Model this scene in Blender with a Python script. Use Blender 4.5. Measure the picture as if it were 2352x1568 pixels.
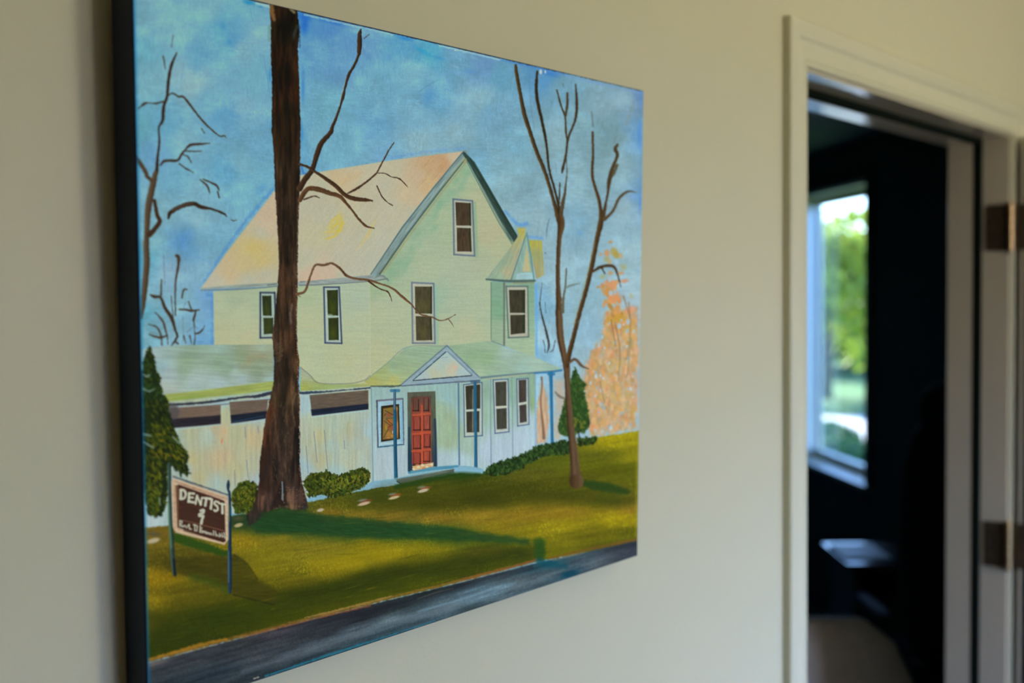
import bpy, bmesh, math, random
import numpy as np
from mathutils import Matrix, Vector

for o in list(bpy.data.objects): bpy.data.objects.remove(o, do_unlink=True)
scene = bpy.context.scene
COL = scene.collection

# ------------------------------------------------------------------- camera
EYE = Vector((0.0, -0.70167, 1.755))
cam_data = bpy.data.cameras.new('camera'); cam = bpy.data.objects.new('camera', cam_data); COL.objects.link(cam)
R = Matrix(((0.6158114, 0.0379437, -0.7869794), (-0.7878406, 0.0180657, -0.6156142), (-0.0091413, 0.9991166, 0.0410186)))
cam.matrix_world = Matrix.Translation(EYE) @ R.to_4x4()
cam_data.sensor_width = 36.0
cam_data.lens = 2800.0 / 2352.0 * 36.0
cam_data.clip_start = 0.02; cam_data.clip_end = 400
cam_data.dof.use_dof = True
cam_data.dof.focus_distance = 0.97
cam_data.dof.aperture_fstop = 4.4
scene.camera = cam

# ------------------------------------------------------------ sky, sun, light
world = bpy.data.worlds.new('sky'); scene.world = world; world.use_nodes = True
wn = world.node_tree.nodes; wl = world.node_tree.links
sky_tex = wn.new('ShaderNodeTexSky'); sky_tex.sky_type = 'NISHITA'; sky_tex.sun_disc = False
sky_tex.sun_elevation = math.radians(36); sky_tex.sun_rotation = math.radians(35); sky_tex.air_density = 1.0; sky_tex.dust_density = 0.8; sky_tex.ozone_density = 3.0
wb = wn.new('ShaderNodeMixRGB'); wb.blend_type = 'MULTIPLY'; wb.inputs[0].default_value = 1.0; wb.inputs[2].default_value = (0.74, 1.0, 1.45, 1)   # white balance set between lamp and sky
wl.new(sky_tex.outputs[0], wb.inputs[1]); wl.new(wb.outputs[0], wn['Background'].inputs[0]); wn['Background'].inputs[1].default_value = 0.95

sun_d = bpy.data.lights.new('sun', 'SUN'); sun_d.energy = 20.0; sun_d.angle = math.radians(1.5); sun_d.color = (1.0, 0.95, 0.84)
sun = bpy.data.objects.new('sun', sun_d); COL.objects.link(sun)
sun.rotation_euler = Vector((-.46, -.66, -.59)).to_track_quat('-Z', 'Y').to_euler(); sun.location = (0, 0, 12)


def area(name, loc, target, size, energy, color):
    d = bpy.data.lights.new(name, 'AREA'); d.shape = 'RECTANGLE'; d.size, d.size_y = size; d.energy = energy; d.color = color
    o = bpy.data.objects.new(name, d); COL.objects.link(o); o.location = loc
    o.rotation_euler = (Vector(target) - Vector(loc)).to_track_quat('-Z', 'Y').to_euler()
    return o


# skylight portals in the two windows: the glazed wall behind the photographer and the bay window
for nm, loc, tgt, size in (('portal_patio', (2.3, -2.43, 0.975), (2.3, 0.0, 0.975), (2.9, 1.86)), ('portal_bay_window', (6.235, 1.94, 1.525), (5.55, 2.66, 1.525), (1.0, 1.33))):
    area(nm, loc, tgt, size, 1.0, (1, 1, 1)).data.cycles.is_portal = True
# added blue area panel standing in for low sky, cooling the lower wall
area('added_sky_panel', (1.2, -7.5, 3.1), (1.2, 0.0, 2.4), (9.0, 3.2), 900.0, (0.04, 0.26, 1.72))
scene.view_settings.view_transform = 'Standard'; scene.view_settings.look = 'None'
scene.view_settings.gamma = 1.0; scene.view_settings.exposure = 0.0; scene.view_settings.use_curve_mapping = False
try: scene.cycles.use_denoising = True
except Exception: pass
scene.cycles.max_bounces = 7; scene.cycles.diffuse_bounces = 4

# ------------------------------------------------------------------ helpers
def srgb(h):
    h = h.lstrip('#'); v = [int(h[k:k + 2], 16) / 255 for k in (0, 2, 4)]
    return tuple(c / 12.92 if c <= .04045 else ((c + .055) / 1.055) ** 2.4 for c in v)


MATS = {}
def material(name, color, rough=0.5, metal=0.0, vary=0.06, scale=12.0, bump=0.0, bscale=80.0, stretch=None, spec=0.5, sheen=0.0, translucent=0.0):
    if name in MATS: return MATS[name]
    m = bpy.data.materials.new(name); m.use_nodes = True; nt = m.node_tree; N, L = nt.nodes, nt.links
    b = N['Principled BSDF']; b.inputs['Roughness'].default_value = rough; b.inputs['Metallic'].default_value = metal
    b.inputs['Specular IOR Level'].default_value = spec
    if sheen: b.inputs['Sheen Weight'].default_value = sheen
    if translucent: b.inputs['Transmission Weight'].default_value = 0.0
    tc = N.new('ShaderNodeTexCoord'); mp = N.new('ShaderNodeMapping'); L.new(tc.outputs['Object'], mp.inputs['Vector'])
    if stretch: mp.inputs['Scale'].default_value = stretch
    nz = N.new('ShaderNodeTexNoise'); nz.inputs['Scale'].default_value = scale; nz.inputs['Detail'].default_value = 5; L.new(mp.outputs[0], nz.inputs['Vector'])
    rp = N.new('ShaderNodeValToRGB'); c = color if not isinstance(color, str) else srgb(color)
    rp.color_ramp.elements[0].position = .3; rp.color_ramp.elements[1].position = .7
    rp.color_ramp.elements[0].color = tuple(x * (1 - vary) for x in c) + (1,); rp.color_ramp.elements[1].color = tuple(min(1, x * (1 + vary)) for x in c) + (1,)
    L.new(nz.outputs['Fac'], rp.inputs['Fac']); L.new(rp.outputs[0], b.inputs['Base Color'])
    if bump:
        n2 = N.new('ShaderNodeTexNoise'); n2.inputs['Scale'].default_value = bscale; n2.inputs['Detail'].default_value = 3; L.new(mp.outputs[0], n2.inputs['Vector'])
        bp = N.new('ShaderNodeBump'); bp.inputs['Strength'].default_value = bump; bp.inputs['Distance'].default_value = .002
        L.new(n2.outputs['Fac'], bp.inputs['Height']); L.new(bp.outputs[0], b.inputs['Normal'])
    if translucent:
        tr = N.new('ShaderNodeBsdfTranslucent'); mx = N.new('ShaderNodeMixShader'); mx.inputs[0].default_value = translucent
        L.new(rp.outputs[0], tr.inputs['Color']); L.new(b.outputs[0], mx.inputs[1]); L.new(tr.outputs[0], mx.inputs[2]); L.new(mx.outputs[0], N['Material Output'].inputs['Surface'])
    MATS[name] = m
    return m


def bm_box(bm, x0, y0, z0, x1, y1, z1, mat=None):
    vs = [bm.verts.new(Vector(p)) for p in ((x0, y0, z0), (x1, y0, z0), (x1, y1, z0), (x0, y1, z0), (x0, y0, z1), (x1, y0, z1), (x1, y1, z1), (x0, y1, z1))]
    if mat is not None:
        for v in vs: v.co = mat @ v.co
    for f in ((0, 3, 2, 1), (4, 5, 6, 7), (0, 1, 5, 4), (1, 2, 6, 5), (2, 3, 7, 6), (3, 0, 4, 7)): bm.faces.new([vs[k] for k in f])
    return vs


def bm_tube(bm, p0, p1, r0, r1=None, n=16, cap=True):
    r1 = r0 if r1 is None else r1; p0, p1 = Vector(p0), Vector(p1); ax = (p1 - p0).normalized()
    a = ax.orthogonal().normalized(); b = ax.cross(a)
    r = [[bm.verts.new(p + (a * math.cos(t) + b * math.sin(t)) * q) for t in [2 * math.pi * k / n for k in range(n)]] for p, q in ((p0, r0), (p1, r1))]
    for k in range(n): bm.faces.new((r[0][k], r[0][(k + 1) % n], r[1][(k + 1) % n], r[1][k]))
    if cap: bm.faces.new(r[0][::-1]); bm.faces.new(r[1])


def bm_loft(bm, rings, close=True, caps=True):
    V = [[bm.verts.new(Vector(p)) for p in r] for r in rings]; n = len(rings[0])
    for a, b in zip(V[:-1], V[1:]):
        for k in range(n if close else n - 1): bm.faces.new((a[k], a[(k + 1) % n], b[(k + 1) % n], b[k]))
    if caps: bm.faces.new(V[0][::-1]); bm.faces.new(V[-1])


def bm_rounded(bm, c, h, r=.35, seg=6, rings=8, mat=None, p=3.5):
    """cushion: superellipsoid with half-sizes h about c"""
    def se(t, e): s = math.sin(t); return math.copysign(abs(s) ** e, s)
    def ce(t, e): s = math.cos(t); return math.copysign(abs(s) ** e, s)
    e = 2 / p; n = seg * 4; R_ = []
    for j in range(1, rings):
        v = -math.pi / 2 + math.pi * j / rings
        R_.append([Vector((c[0] + h[0] * ce(v, e) * ce(u, e), c[1] + h[1] * ce(v, e) * se(u, e), c[2] + h[2] * se(v, e))) for u in [2 * math.pi * k / n for k in range(n)]])
    if mat is not None: R_ = [[mat @ q for q in r] for r in R_]
    bm_loft(bm, R_)


def obj(name, bm, mat, parent=None, smooth=False, bevel=0.0):
    bmesh.ops.recalc_face_normals(bm, faces=bm.faces[:])
    me = bpy.data.meshes.new(name); bm.to_mesh(me); bm.free()
    o = bpy.data.objects.new(name, me); COL.objects.link(o)
    if mat: me.materials.append(mat)
    if smooth:
        for p in me.polygons: p.use_smooth = True
    if bevel:
        md = o.modifiers.new('bevel', 'BEVEL'); md.width = bevel; md.segments = 2; md.limit_method = 'ANGLE'
    if parent is not None:
        o.parent = parent; o.matrix_parent_inverse = Matrix.Translation(-Vector(parent.location)) if parent.type == 'EMPTY' else Matrix()
    return o


def box(name, x0, y0, z0, x1, y1, z1, mat, parent=None, bevel=0.0, m=None):
    bm = bmesh.new(); bm_box(bm, x0, y0, z0, x1, y1, z1, m); return obj(name, bm, mat, parent, bevel=bevel)


def empty(name, loc):
    o = bpy.data.objects.new(name, None); COL.objects.link(o); o.location = loc; o.empty_display_size = .1
    return o


def tag(o, label=None, cat=None, group=None, kind=None):
    if label: o['label'] = label
    if cat: o['category'] = cat
    if group: o['group'] = group
    if kind: o['kind'] = kind
    return o


def structure(o, label, cat): return tag(o, label, cat, kind='structure')


# ---------------------------------------------------------------- materials
WALL = material('wall_paint', (0.56, 0.535, 0.33), rough=.62, vary=.012, scale=2.2, bump=.12, bscale=220)
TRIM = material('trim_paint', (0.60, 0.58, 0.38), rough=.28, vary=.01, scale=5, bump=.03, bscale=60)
JAMB = material('jamb_paint', (0.52, 0.46, 0.31), rough=.13, vary=.015, scale=5, bump=.02, bscale=60)
CEIL = material('ceiling_paint', (0.74, 0.70, 0.58), rough=.8, vary=.01)
FLOOR = material('oak_floor', '5e4630', rough=.4, vary=.2, scale=3, stretch=(1, 9, 1))
BOUNCECUT = material('dark_bounce_cut', (0.10, 0.065, 0.04), rough=.5, vary=.25, scale=4, stretch=(6, 6, .5))  # dark wood put on the unseen walls to cut bounced light
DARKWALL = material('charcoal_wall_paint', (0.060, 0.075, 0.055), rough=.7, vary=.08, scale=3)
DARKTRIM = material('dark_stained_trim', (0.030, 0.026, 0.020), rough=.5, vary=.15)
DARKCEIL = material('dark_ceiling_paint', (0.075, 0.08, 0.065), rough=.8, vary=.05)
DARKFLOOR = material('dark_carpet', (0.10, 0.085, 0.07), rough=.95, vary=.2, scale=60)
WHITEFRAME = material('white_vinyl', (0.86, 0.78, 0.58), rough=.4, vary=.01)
RUBBER = material('black_foam_seal', (0.006, 0.009, 0.005), rough=.9, vary=.1, spec=.05)
BRASS = material('antique_brass', (0.55, 0.36, 0.15), rough=.38, metal=.9, vary=.12, scale=60)
BRONZE = material('dull_bronze_plate', (0.10, 0.07, 0.035), rough=.5, metal=.6, vary=.15, scale=60)
LEATHER = material('black_leather', (0.016, 0.014, 0.012), rough=.7, vary=.2, scale=30, bump=.2, bscale=120)
GREYFAB = material('grey_upholstery', (0.70, 0.66, 0.60), rough=.9, vary=.08, scale=120, bump=.2, bscale=300)
DARKFAB = material('charcoal_upholstery', (0.012, 0.014, 0.013), rough=.9, vary=.1, scale=120, bump=.2, bscale=300)
WALNUT = material('dark_walnut', (0.035, 0.022, 0.014), rough=.18, vary=.3, scale=6, stretch=(1, 12, 1))
METAL = material('black_metal', (0.02, 0.02, 0.02), rough=.4, metal=.8, vary=.05)
GLINT = material('pale_glint', (0.42, 0.45, 0.48), rough=.5, vary=.02)
BARK = material('bark', '6a5c4a', rough=.9, vary=.3, scale=8, stretch=(3, 3, .6), bump=.6, bscale=20)
LEAF_A = material('yellow_green_leaf', (0.34, 0.42, 0.045), rough=.5, vary=.35, scale=2.5, translucent=.45)
LEAF_B = material('mid_green_leaf', (0.13, 0.25, 0.05), rough=.5, vary=.35, scale=2.5, translucent=.4)
LEAF_C = material('deep_green_leaf', (0.045, 0.14, 0.040), rough=.5, vary=.3, scale=2.5, translucent=.35)
GRASS = material('grass_ground', (0.05, 0.13, 0.03), rough=.95, vary=.35, scale=.7)
PAVE = material('pale_concrete', (0.62, 0.60, 0.58), rough=.9, vary=.06, scale=2)
SCREW = material('screw_head', (0.16, 0.11, 0.075), rough=.45, metal=.8, vary=.05)


def glass_material():
    m = bpy.data.materials.new('window_glass'); m.use_nodes = True; N, L = m.node_tree.nodes, m.node_tree.links
    N.remove(N['Principled BSDF'])
    t = N.new('ShaderNodeBsdfTransparent'); t.inputs[0].default_value = (.95, .98, .97, 1)
    g = N.new('ShaderNodeBsdfGlossy'); g.inputs['Roughness'].default_value = .02
    lw = N.new('ShaderNodeLayerWeight'); lw.inputs[0].default_value = .5; pw = N.new('ShaderNodeMath'); pw.operation = 'POWER'; pw.inputs[1].default_value = 5; L.new(lw.outputs['Facing'], pw.inputs[0]); fr = N.new('ShaderNodeMath'); fr.operation = 'MULTIPLY_ADD'; fr.inputs[1].default_value = .9; fr.inputs[2].default_value = .03; L.new(pw.outputs[0], fr.inputs[0]); mx = N.new('ShaderNodeMixShader')
    nz = N.new('ShaderNodeTexNoise'); nz.inputs['Scale'].default_value = 1.5; bp = N.new('ShaderNodeBump'); bp.inputs['Strength'].default_value = .01
    L.new(nz.outputs[0], bp.inputs['Height']); L.new(bp.outputs[0], g.inputs['Normal'])
    L.new(fr.outputs[0], mx.inputs[0]); L.new(t.outputs[0], mx.inputs[1]); L.new(g.outputs[0], mx.inputs[2]); L.new(mx.outputs[0], N['Material Output'].inputs[0])
    return m


GLASS = glass_material()

# ------------------------------------------------------------ the near room
RX0, RX1, RY0, ZC, WT = -3.4, 4.0, -2.4, 2.5, 0.116
PX0, PX1, PZ = 0.8, 3.8, 1.95                # glazed opening behind the photographer
XL, XR, ZH = 1.534, 2.470, 2.0455            # clear doorway between the jambs
JT = 0.018
bm = bmesh.new()
bm_box(bm, RX0 - .1, 0, 0, XL - JT, WT, ZC); bm_box(bm, XR + JT, 0, 0, RX1 + .1, WT, ZC); bm_box(bm, XL - JT, 0, ZH + JT, XR + JT, WT, ZC)
structure(obj('wall_front', bm, WALL), 'warm off-white painted wall the painting hangs on', 'wall')
structure(box('floor', RX0 - .1, RY0 - .1, -.05, RX1 + .1, WT, 0, FLOOR), 'brown wooden floor of the near room', 'floor')
structure(box('ceiling', RX0 - .1, RY0 - .1, ZC, RX1 + .1, WT, ZC + .05, CEIL), 'pale ceiling of the near room', 'ceiling')
structure(box('wall_left', RX0 - .1, RY0, 0, RX0, 0, ZC, BOUNCECUT), 'end wall at the left, darkened to cut bounced light', 'wall')
structure(box('wall_right', RX1, RY0, 0, RX1 + .1, 0, ZC, WALL), 'warm off-white side wall at the right', 'wall')
bm = bmesh.new()
bm_box(bm, RX0 - .1, RY0 - .1, 0, PX0, RY0, ZC); bm_box(bm, PX1, RY0 - .1, 0, RX1 + .1, RY0, ZC); bm_box(bm, PX0, RY0 - .1, PZ, PX1, RY0, ZC)
structure(obj('wall_back', bm, BOUNCECUT), 'wall behind the photographer, darkened to cut bounced light', 'wall')
w2 = structure(empty('window_2', ((PX0 + PX1) / 2, RY0, 0)), 'glazed patio door behind the photographer', 'window')
bm = bmesh.new()
for a in ((PX0, 0, PX0 + .06, PZ), (PX1 - .06, 0, PX1, PZ), (2.27, 0, 2.33, PZ), (PX0 + .06, 0, PX1 - .06, .06), (PX0 + .06, PZ - .06, PX1 - .06, PZ)): bm_box(bm, a[0], RY0 - .08, a[1], a[2], RY0 - .02, a[3])
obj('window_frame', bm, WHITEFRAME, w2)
box('pane', PX0 + .06, RY0 - .052, .06, PX1 - .06, RY0 - .046, PZ - .06, GLASS, w2)
# warm floor lamp behind the photographer; second one added to soften the painting's shadow
FROST = bpy.data.materials.new('lit_linen_shade'); FROST.use_nodes = True
e_ = FROST.node_tree.nodes['Principled BSDF']; e_.inputs['Base Color'].default_value = (.9, .8, .6, 1); e_.inputs['Emission Color'].default_value = (1.0, .94, .90, 1); e_.inputs["Emission Strength"].default_value = 30.0
def floor_lamp(lx, ly, zs, hs, r, label):
    t = tag(empty('floor_lamp', (lx, ly, 0)), label, 'lamp')
    bm = bmesh.new(); bm_tube(bm, (lx, ly, 0), (lx, ly, .03), .15, .14, 32); obj('base', bm, METAL, t)
    bm = bmesh.new(); bm_tube(bm, (lx, ly, .03), (lx, ly, zs + .07), .012, .012, 12); obj('pole', bm, METAL, t)
    bm = bmesh.new(); bm_tube(bm, (lx, ly, zs), (lx, ly, zs + hs), r, r * .84, 40, cap=False); obj('shade', bm, FROST, t, smooth=True)
floor_lamp(2.0, -2.1, 1.62, .32, .20, 'floor lamp with wide glowing drum shade behind the photographer')
floor_lamp(1.15, -2.12, 1.62, .24, .12, 'small floor lamp added to lighten the shadow left of the painting')

# door casing with a moulded profile, mitred at the head
PROFILE = [(0, 0), (0, .0072), (.0015, .0084), (.006, .0084), (.0068, .0070), (.0076, .0086), (.018, .0088), (.030, .0094), (.0325, .0106), (.034, .0128), (.037, .0138), (.041, .0136), (.050, .0126), (.055, .0118), (.057, .0100), (.057, 0)]
CI = .005
def casing(name, label, which):
    bm = bmesh.new()
    xi0, xi1, zi = XL - CI, XR + CI, ZH + CI
    if which == 'L': ends = [lambda w, t: (xi0 - w, -t, 0), lambda w, t: (xi0 - w, -t, zi + w)]
    elif which == 'R': ends = [lambda w, t: (xi1 + w, -t, 0), lambda w, t: (xi1 + w, -t, zi + w)]
    else: ends = [lambda w, t: (xi0 - w, -t, zi + w), lambda w, t: (xi1 + w, -t, zi + w)]
    bm_loft(bm, [[e(w, t) for w, t in PROFILE] for e in ends])
    return structure(obj(name, bm, TRIM), label, 'door trim')
casing('trim_1', 'pale moulded door casing up the left side of the doorway', 'L')
casing('trim_2', 'pale moulded door casing across the top of the doorway', 'H')
casing('trim_3', 'pale moulded door casing up the right side of the doorway', 'R')
for k, (a, b) in enumerate(((RX0, XL - CI - .057), (XR + CI + .057, RX1))):
    bm = bmesh.new(); bm_box(bm, a, -.012, 0, b, -.0005, .09); bm_box(bm, a, -.008, .09, b, -.0005, .1)
    structure(obj('baseboard_front' if k == 0 else 'baseboard_front_hinge_side', bm, TRIM), 'pale baseboard along the wall ' + ('below the painting' if k == 0 else 'behind the open door'), 'baseboard')

# door frame, hinges and the leaf folded back against the wall
door = structure(empty('door_1', (XR, 0, 0)), 'open doorway with greyish painted jambs and brass-hinged door folded back', 'door')
J = []
bm = bmesh.new(); bm_box(bm, XL - JT, 0, 0, XL, WT, ZH); obj('jamb', bm, JAMB, door)
bm = bmesh.new(); bm_box(bm, XR, 0, 0, XR + JT, WT, ZH); obj('jamb', bm, JAMB, door)
bm = bmesh.new(); bm_box(bm, XL - JT, 0, ZH, XR + JT, WT, ZH + JT); obj('head_jamb', bm, JAMB, door)
SY0, SY1, ST = .066, WT, .0115
SD = .0155
box('stop', XL, SY0, 0, XL + ST, SY1, ZH, JAMB, door, bevel=.0015)
box('stop', XR - ST, SY0, 0, XR, SY1, ZH, JAMB, door, bevel=.0015)
box('head_stop', XL + ST, SY0, ZH - ST, XR - ST, SY1, ZH, JAMB, door, bevel=.0015)
box('seal', XL, SY0 - SD, 0, XL + ST + .003, SY0 - .0002, ZH, RUBBER, door, bevel=.003)
box('seal', XR - ST - .001, SY0 - SD, 0, XR - .0002, SY0 - .0002, ZH, RUBBER, door, bevel=.002)
box('head_seal', XL + ST, SY0 - SD, ZH - ST, XR - ST - .003, SY0 - .0002, ZH - .0002, RUBBER, door, bevel=.002)
DX = XR + .004
DY0, DY1 = -.064, -.0195
DZ = ZH - .004
bm = bmesh.new()
bm_box(bm, DX, DY0 + .008, .012, DX + .914, DY1 - .008, DZ)
for s0, s1 in ((0, .114), (.40, .514), (.80, .914)): bm_box(bm, DX + s0, DY0, .012, DX + s1, DY1, DZ)
for z0, z1 in ((.012, .24), (.85, 1.05), (1.63, 1.73), (1.92, DZ)):
    for s0, s1 in ((.114, .40), (.514, .80)): bm_box(bm, DX + s0, DY0, z0, DX + s1, DY1, z1)
leaf = obj('door_leaf', bm, JAMB, door)
for z0, z1 in ((.27, .82), (1.08, 1.60), (1.76, 1.89)):
    for s0, s1 in ((.144, .37), (.544, .77)):
        box('panel', DX + s0, DY0 + .002, z0, DX + s1, DY0 + .012, z1, JAMB, leaf, bevel=.006)
bm = bmesh.new(); bm_tube(bm, (DX + .85, DY0, 1.0), (DX + .85, DY0 - .035, 1.0), .012); bm_rounded(bm, (DX + .85, DY0 - .055, 1.0), (.028, .026, .028), p=2.2)
obj('knob', bm, BRASS, leaf, smooth=True)
HX, HY, HR = XR - .006, -.0045, .0058
for zc in (1.8705, 1.2475):
    hg = obj('hinge', (lambda b: (bm_tube(b, (HX, HY, zc - .0445), (HX, HY, zc + .0445), HR, n=20), b)[1])(bmesh.new()), BRASS, door, smooth=False)
    for k in range(4):
        z = zc - .0445 + .089 * (k + 1) / 5
        bm = bmesh.new(); bm_tube(bm, (HX, HY, z - .0006), (HX, HY, z + .0006), HR + .0005, n=20); obj('knuckle_ring', bm, BRONZE, hg)
    for e in (-1, 1):
        bm = bmesh.new(); bm_tube(bm, (HX, HY, zc + e * .0445), (HX, HY, zc + e * .049), HR * .9, HR * .55, n=20); obj('pin_tip', bm, BRASS, hg)
    box('jamb_plate', XR - .0022, .001, zc - .0445, XR - .0002, .044, zc + .0445, BRONZE, hg)
    box('door_plate', DX - .0022, DY0 + .004, zc - .0445, DX - .0002, DY1 + .004, zc + .0445, BRONZE, hg)
    for yy, xx in ((.022, XR - .0022), (.034, XR - .0022), (-.044, DX - .0022), (-.034, DX - .0022)):
        for dz in ((-.03, .03) if yy in (.022, -.044) else (.0,)):
            bm = bmesh.new(); bm_tube(bm, (xx - .0008, yy, zc + dz), (xx, yy, zc + dz), .0038, n=12); obj('screw', bm, SCREW, hg)

# ------------------------------------------------- the dark room beyond the door
BA = Vector((4.24785, WT, 0)); BD = Vector((.72537, .68835, 0)).normalized(); BN = Vector((BD.y, -BD.x, 0))
BLEN, BT = 4.3, .14
BAY = Matrix(((BD.x, BN.x, 0, BA.x), (BD.y, BN.y, 0, BA.y), (0, 0, 1, 0), (0, 0, 0, 1)))   # local x along the bay wall, y outwards
WS0, WS1, WZ0, WZ1 = 2.20, 3.24, .775, 2.285
bm = bmesh.new()
bm_box(bm, -.1, 0, 0, WS0, BT, ZC, BAY); bm_box(bm, WS1, 0, 0, BLEN, BT, ZC, BAY); bm_box(bm, WS0, 0, 0, WS1, BT, WZ0, BAY); bm_box(bm, WS0, 0, WZ1, WS1, BT, ZC, BAY)
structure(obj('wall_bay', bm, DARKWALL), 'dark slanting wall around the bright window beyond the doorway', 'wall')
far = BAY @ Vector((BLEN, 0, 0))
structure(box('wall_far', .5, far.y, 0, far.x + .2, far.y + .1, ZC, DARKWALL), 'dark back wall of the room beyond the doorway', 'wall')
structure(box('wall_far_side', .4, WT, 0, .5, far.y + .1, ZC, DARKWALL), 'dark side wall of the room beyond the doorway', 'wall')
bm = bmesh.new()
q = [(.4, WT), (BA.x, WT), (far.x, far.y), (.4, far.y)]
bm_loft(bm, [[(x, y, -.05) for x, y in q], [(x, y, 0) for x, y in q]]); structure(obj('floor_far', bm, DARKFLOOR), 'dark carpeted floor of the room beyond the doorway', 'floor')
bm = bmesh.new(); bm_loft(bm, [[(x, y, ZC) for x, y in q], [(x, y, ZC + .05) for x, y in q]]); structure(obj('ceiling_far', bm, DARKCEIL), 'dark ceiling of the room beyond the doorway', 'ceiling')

win = structure(empty('window_1', BAY @ Vector(((WS0 + WS1) / 2, 0, WZ0))), 'bright white-framed window with green trees outside, seen through the doorway', 'window')
def bbox(name, a, mat, bevel=0.0): return box(name, *a, mat, win, bevel, BAY)
RV = .012
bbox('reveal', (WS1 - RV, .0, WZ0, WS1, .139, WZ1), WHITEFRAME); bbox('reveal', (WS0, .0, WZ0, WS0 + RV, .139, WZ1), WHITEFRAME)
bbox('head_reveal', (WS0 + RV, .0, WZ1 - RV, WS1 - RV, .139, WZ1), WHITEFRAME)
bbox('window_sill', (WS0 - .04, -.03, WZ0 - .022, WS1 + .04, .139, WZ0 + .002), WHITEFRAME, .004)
fr0 = WS0 + RV; fr1 = WS1 - RV; zz0 = WZ0 + .003; zz1 = WZ1 - RV
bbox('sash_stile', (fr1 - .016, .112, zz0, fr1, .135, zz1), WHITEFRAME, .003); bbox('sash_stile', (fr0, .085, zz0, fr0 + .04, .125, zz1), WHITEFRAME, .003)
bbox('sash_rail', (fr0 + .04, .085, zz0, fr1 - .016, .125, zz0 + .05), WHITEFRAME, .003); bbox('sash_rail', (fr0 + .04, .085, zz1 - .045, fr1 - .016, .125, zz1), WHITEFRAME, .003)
bbox('pane', (fr0 + .038, .117, zz0 + .048, fr1 - .014, .121, zz1 - .043), GLASS)
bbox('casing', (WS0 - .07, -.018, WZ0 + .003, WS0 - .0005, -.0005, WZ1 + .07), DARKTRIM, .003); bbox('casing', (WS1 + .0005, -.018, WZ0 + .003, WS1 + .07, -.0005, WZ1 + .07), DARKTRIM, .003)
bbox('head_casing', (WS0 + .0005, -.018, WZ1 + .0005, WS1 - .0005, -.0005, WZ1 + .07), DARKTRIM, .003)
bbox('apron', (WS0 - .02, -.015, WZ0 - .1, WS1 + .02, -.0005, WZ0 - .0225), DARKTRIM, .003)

# furniture, all of it in shadow
def rot_at(x, y, ang): return Matrix.Translation((x, y, 0)) @ Matrix.Rotation(ang, 4, 'Z')
VA = math.atan2(-.2606, .2037)
desk = tag(empty('desk', (4.40, 1.03, 0)), 'dark glossy desk catching bluish window light behind the doorway', 'desk')
DM = rot_at(4.40, 1.03, VA)
box('desk_top', -.15, -.185, .738, .40, .185, .765, WALNUT, desk, .003, DM)
box('side_panel', -.12, -.16, 0, -.095, .16, .738, WALNUT, desk, .002, DM); box('side_panel', .345, -.16, 0, .37, .16, .738, WALNUT, desk, .002, DM)
box('modesty_panel', -.095, .10, .2, .345, .118, .738, WALNUT, desk, 0, DM)
box('drawer_front', .10, -.165, .52, .34, -.147, .73, WALNUT, desk, .003, DM)
glint = box('glint_sheet', -.135, -.12, .766, .03, .12, .774, GLINT, None, .001, DM); tag(glint, 'pale sheet put in as the window glint on the dark desk', 'glint_sheet')  # pale sheet stands in for the window's reflection on the desk top
ch = tag(empty('office_chair', (4.06, .62, 0)), 'black high-backed leather office chair in front of the dark desk', 'chair')
CM = rot_at(4.06, .62, VA)
bm = bmesh.new(); bm_rounded(bm, (0, 0, .50), (.25, .24, .06), mat=CM); obj('seat', bm, LEATHER, ch, True)
bm = bmesh.new(); bm_rounded(bm, (0, -.20, .95), (.25, .06, .42), mat=CM); obj('backrest', bm, LEATHER, ch, True)
bm = bmesh.new(); bm_rounded(bm, (0, -.205, 1.37), (.19, .055, .10), mat=CM, p=2.6); obj('headrest', bm, LEATHER, ch, True)
for e in (-1, 1):
    bm = bmesh.new(); bm_rounded(bm, (e * .27, .0, .69), (.03, .17, .022), mat=CM); obj('armrest', bm, LEATHER, ch, True)
    bm = bmesh.new(); bm_tube(bm, CM @ Vector((e * .25, .02, .47)), CM @ Vector((e * .27, .02, .68)), .015); obj('arm_post', bm, METAL, ch)
bm = bmesh.new(); bm_tube(bm, CM @ Vector((0, 0, .10)), CM @ Vector((0, 0, .45)), .03); obj('gas_lift', bm, METAL, ch)
for k in range(5):
    a = 2 * math.pi * k / 5; bm = bmesh.new(); bm_tube(bm, CM @ Vector((0, 0, .11)), CM @ Vector((.26 * math.cos(a), .26 * math.sin(a), .07)), .022, .014); lg = obj('base_leg', bm, METAL, ch)
    bm = bmesh.new(); c0 = CM @ Vector((.26 * math.cos(a), .26 * math.sin(a) - .012, .03)); c1 = CM @ Vector((.26 * math.cos(a), .26 * math.sin(a) + .012, .03)); bm_tube(bm, c0, c1, .03); obj('caster', bm, RUBBER, lg)


arm = tag(empty('armchair', (2.86, .62, 0)), 'grey upholstered armchair low between the door casing and the black chair', 'chair')
AM = rot_at(2.86, .62, VA)
bm = bmesh.new(); bm_rounded(bm, (0, .03, .40), (.22, .20, .08), mat=AM, p=3); obj('seat', bm, GREYFAB, arm, True)
bm = bmesh.new(); bm_rounded(bm, (0, -.17, .66), (.25, .08, .32), mat=AM, p=2.6); obj('backrest', bm, GREYFAB, arm, True)
for e in (-1, 1):
    bm = bmesh.new(); bm_rounded(bm, (e * .235, .03, .40), (.05, .19, .17), mat=AM, p=2.8); obj('armrest', bm, GREYFAB, arm, True)
    for y in (-.17, .18):
        bm = bmesh.new(); bm_tube(bm, AM @ Vector((e * .20, y, 0)), AM @ Vector((e * .19, y * .95, .27)), .013, .02, 10); obj('leg', bm, METAL, arm)

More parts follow.
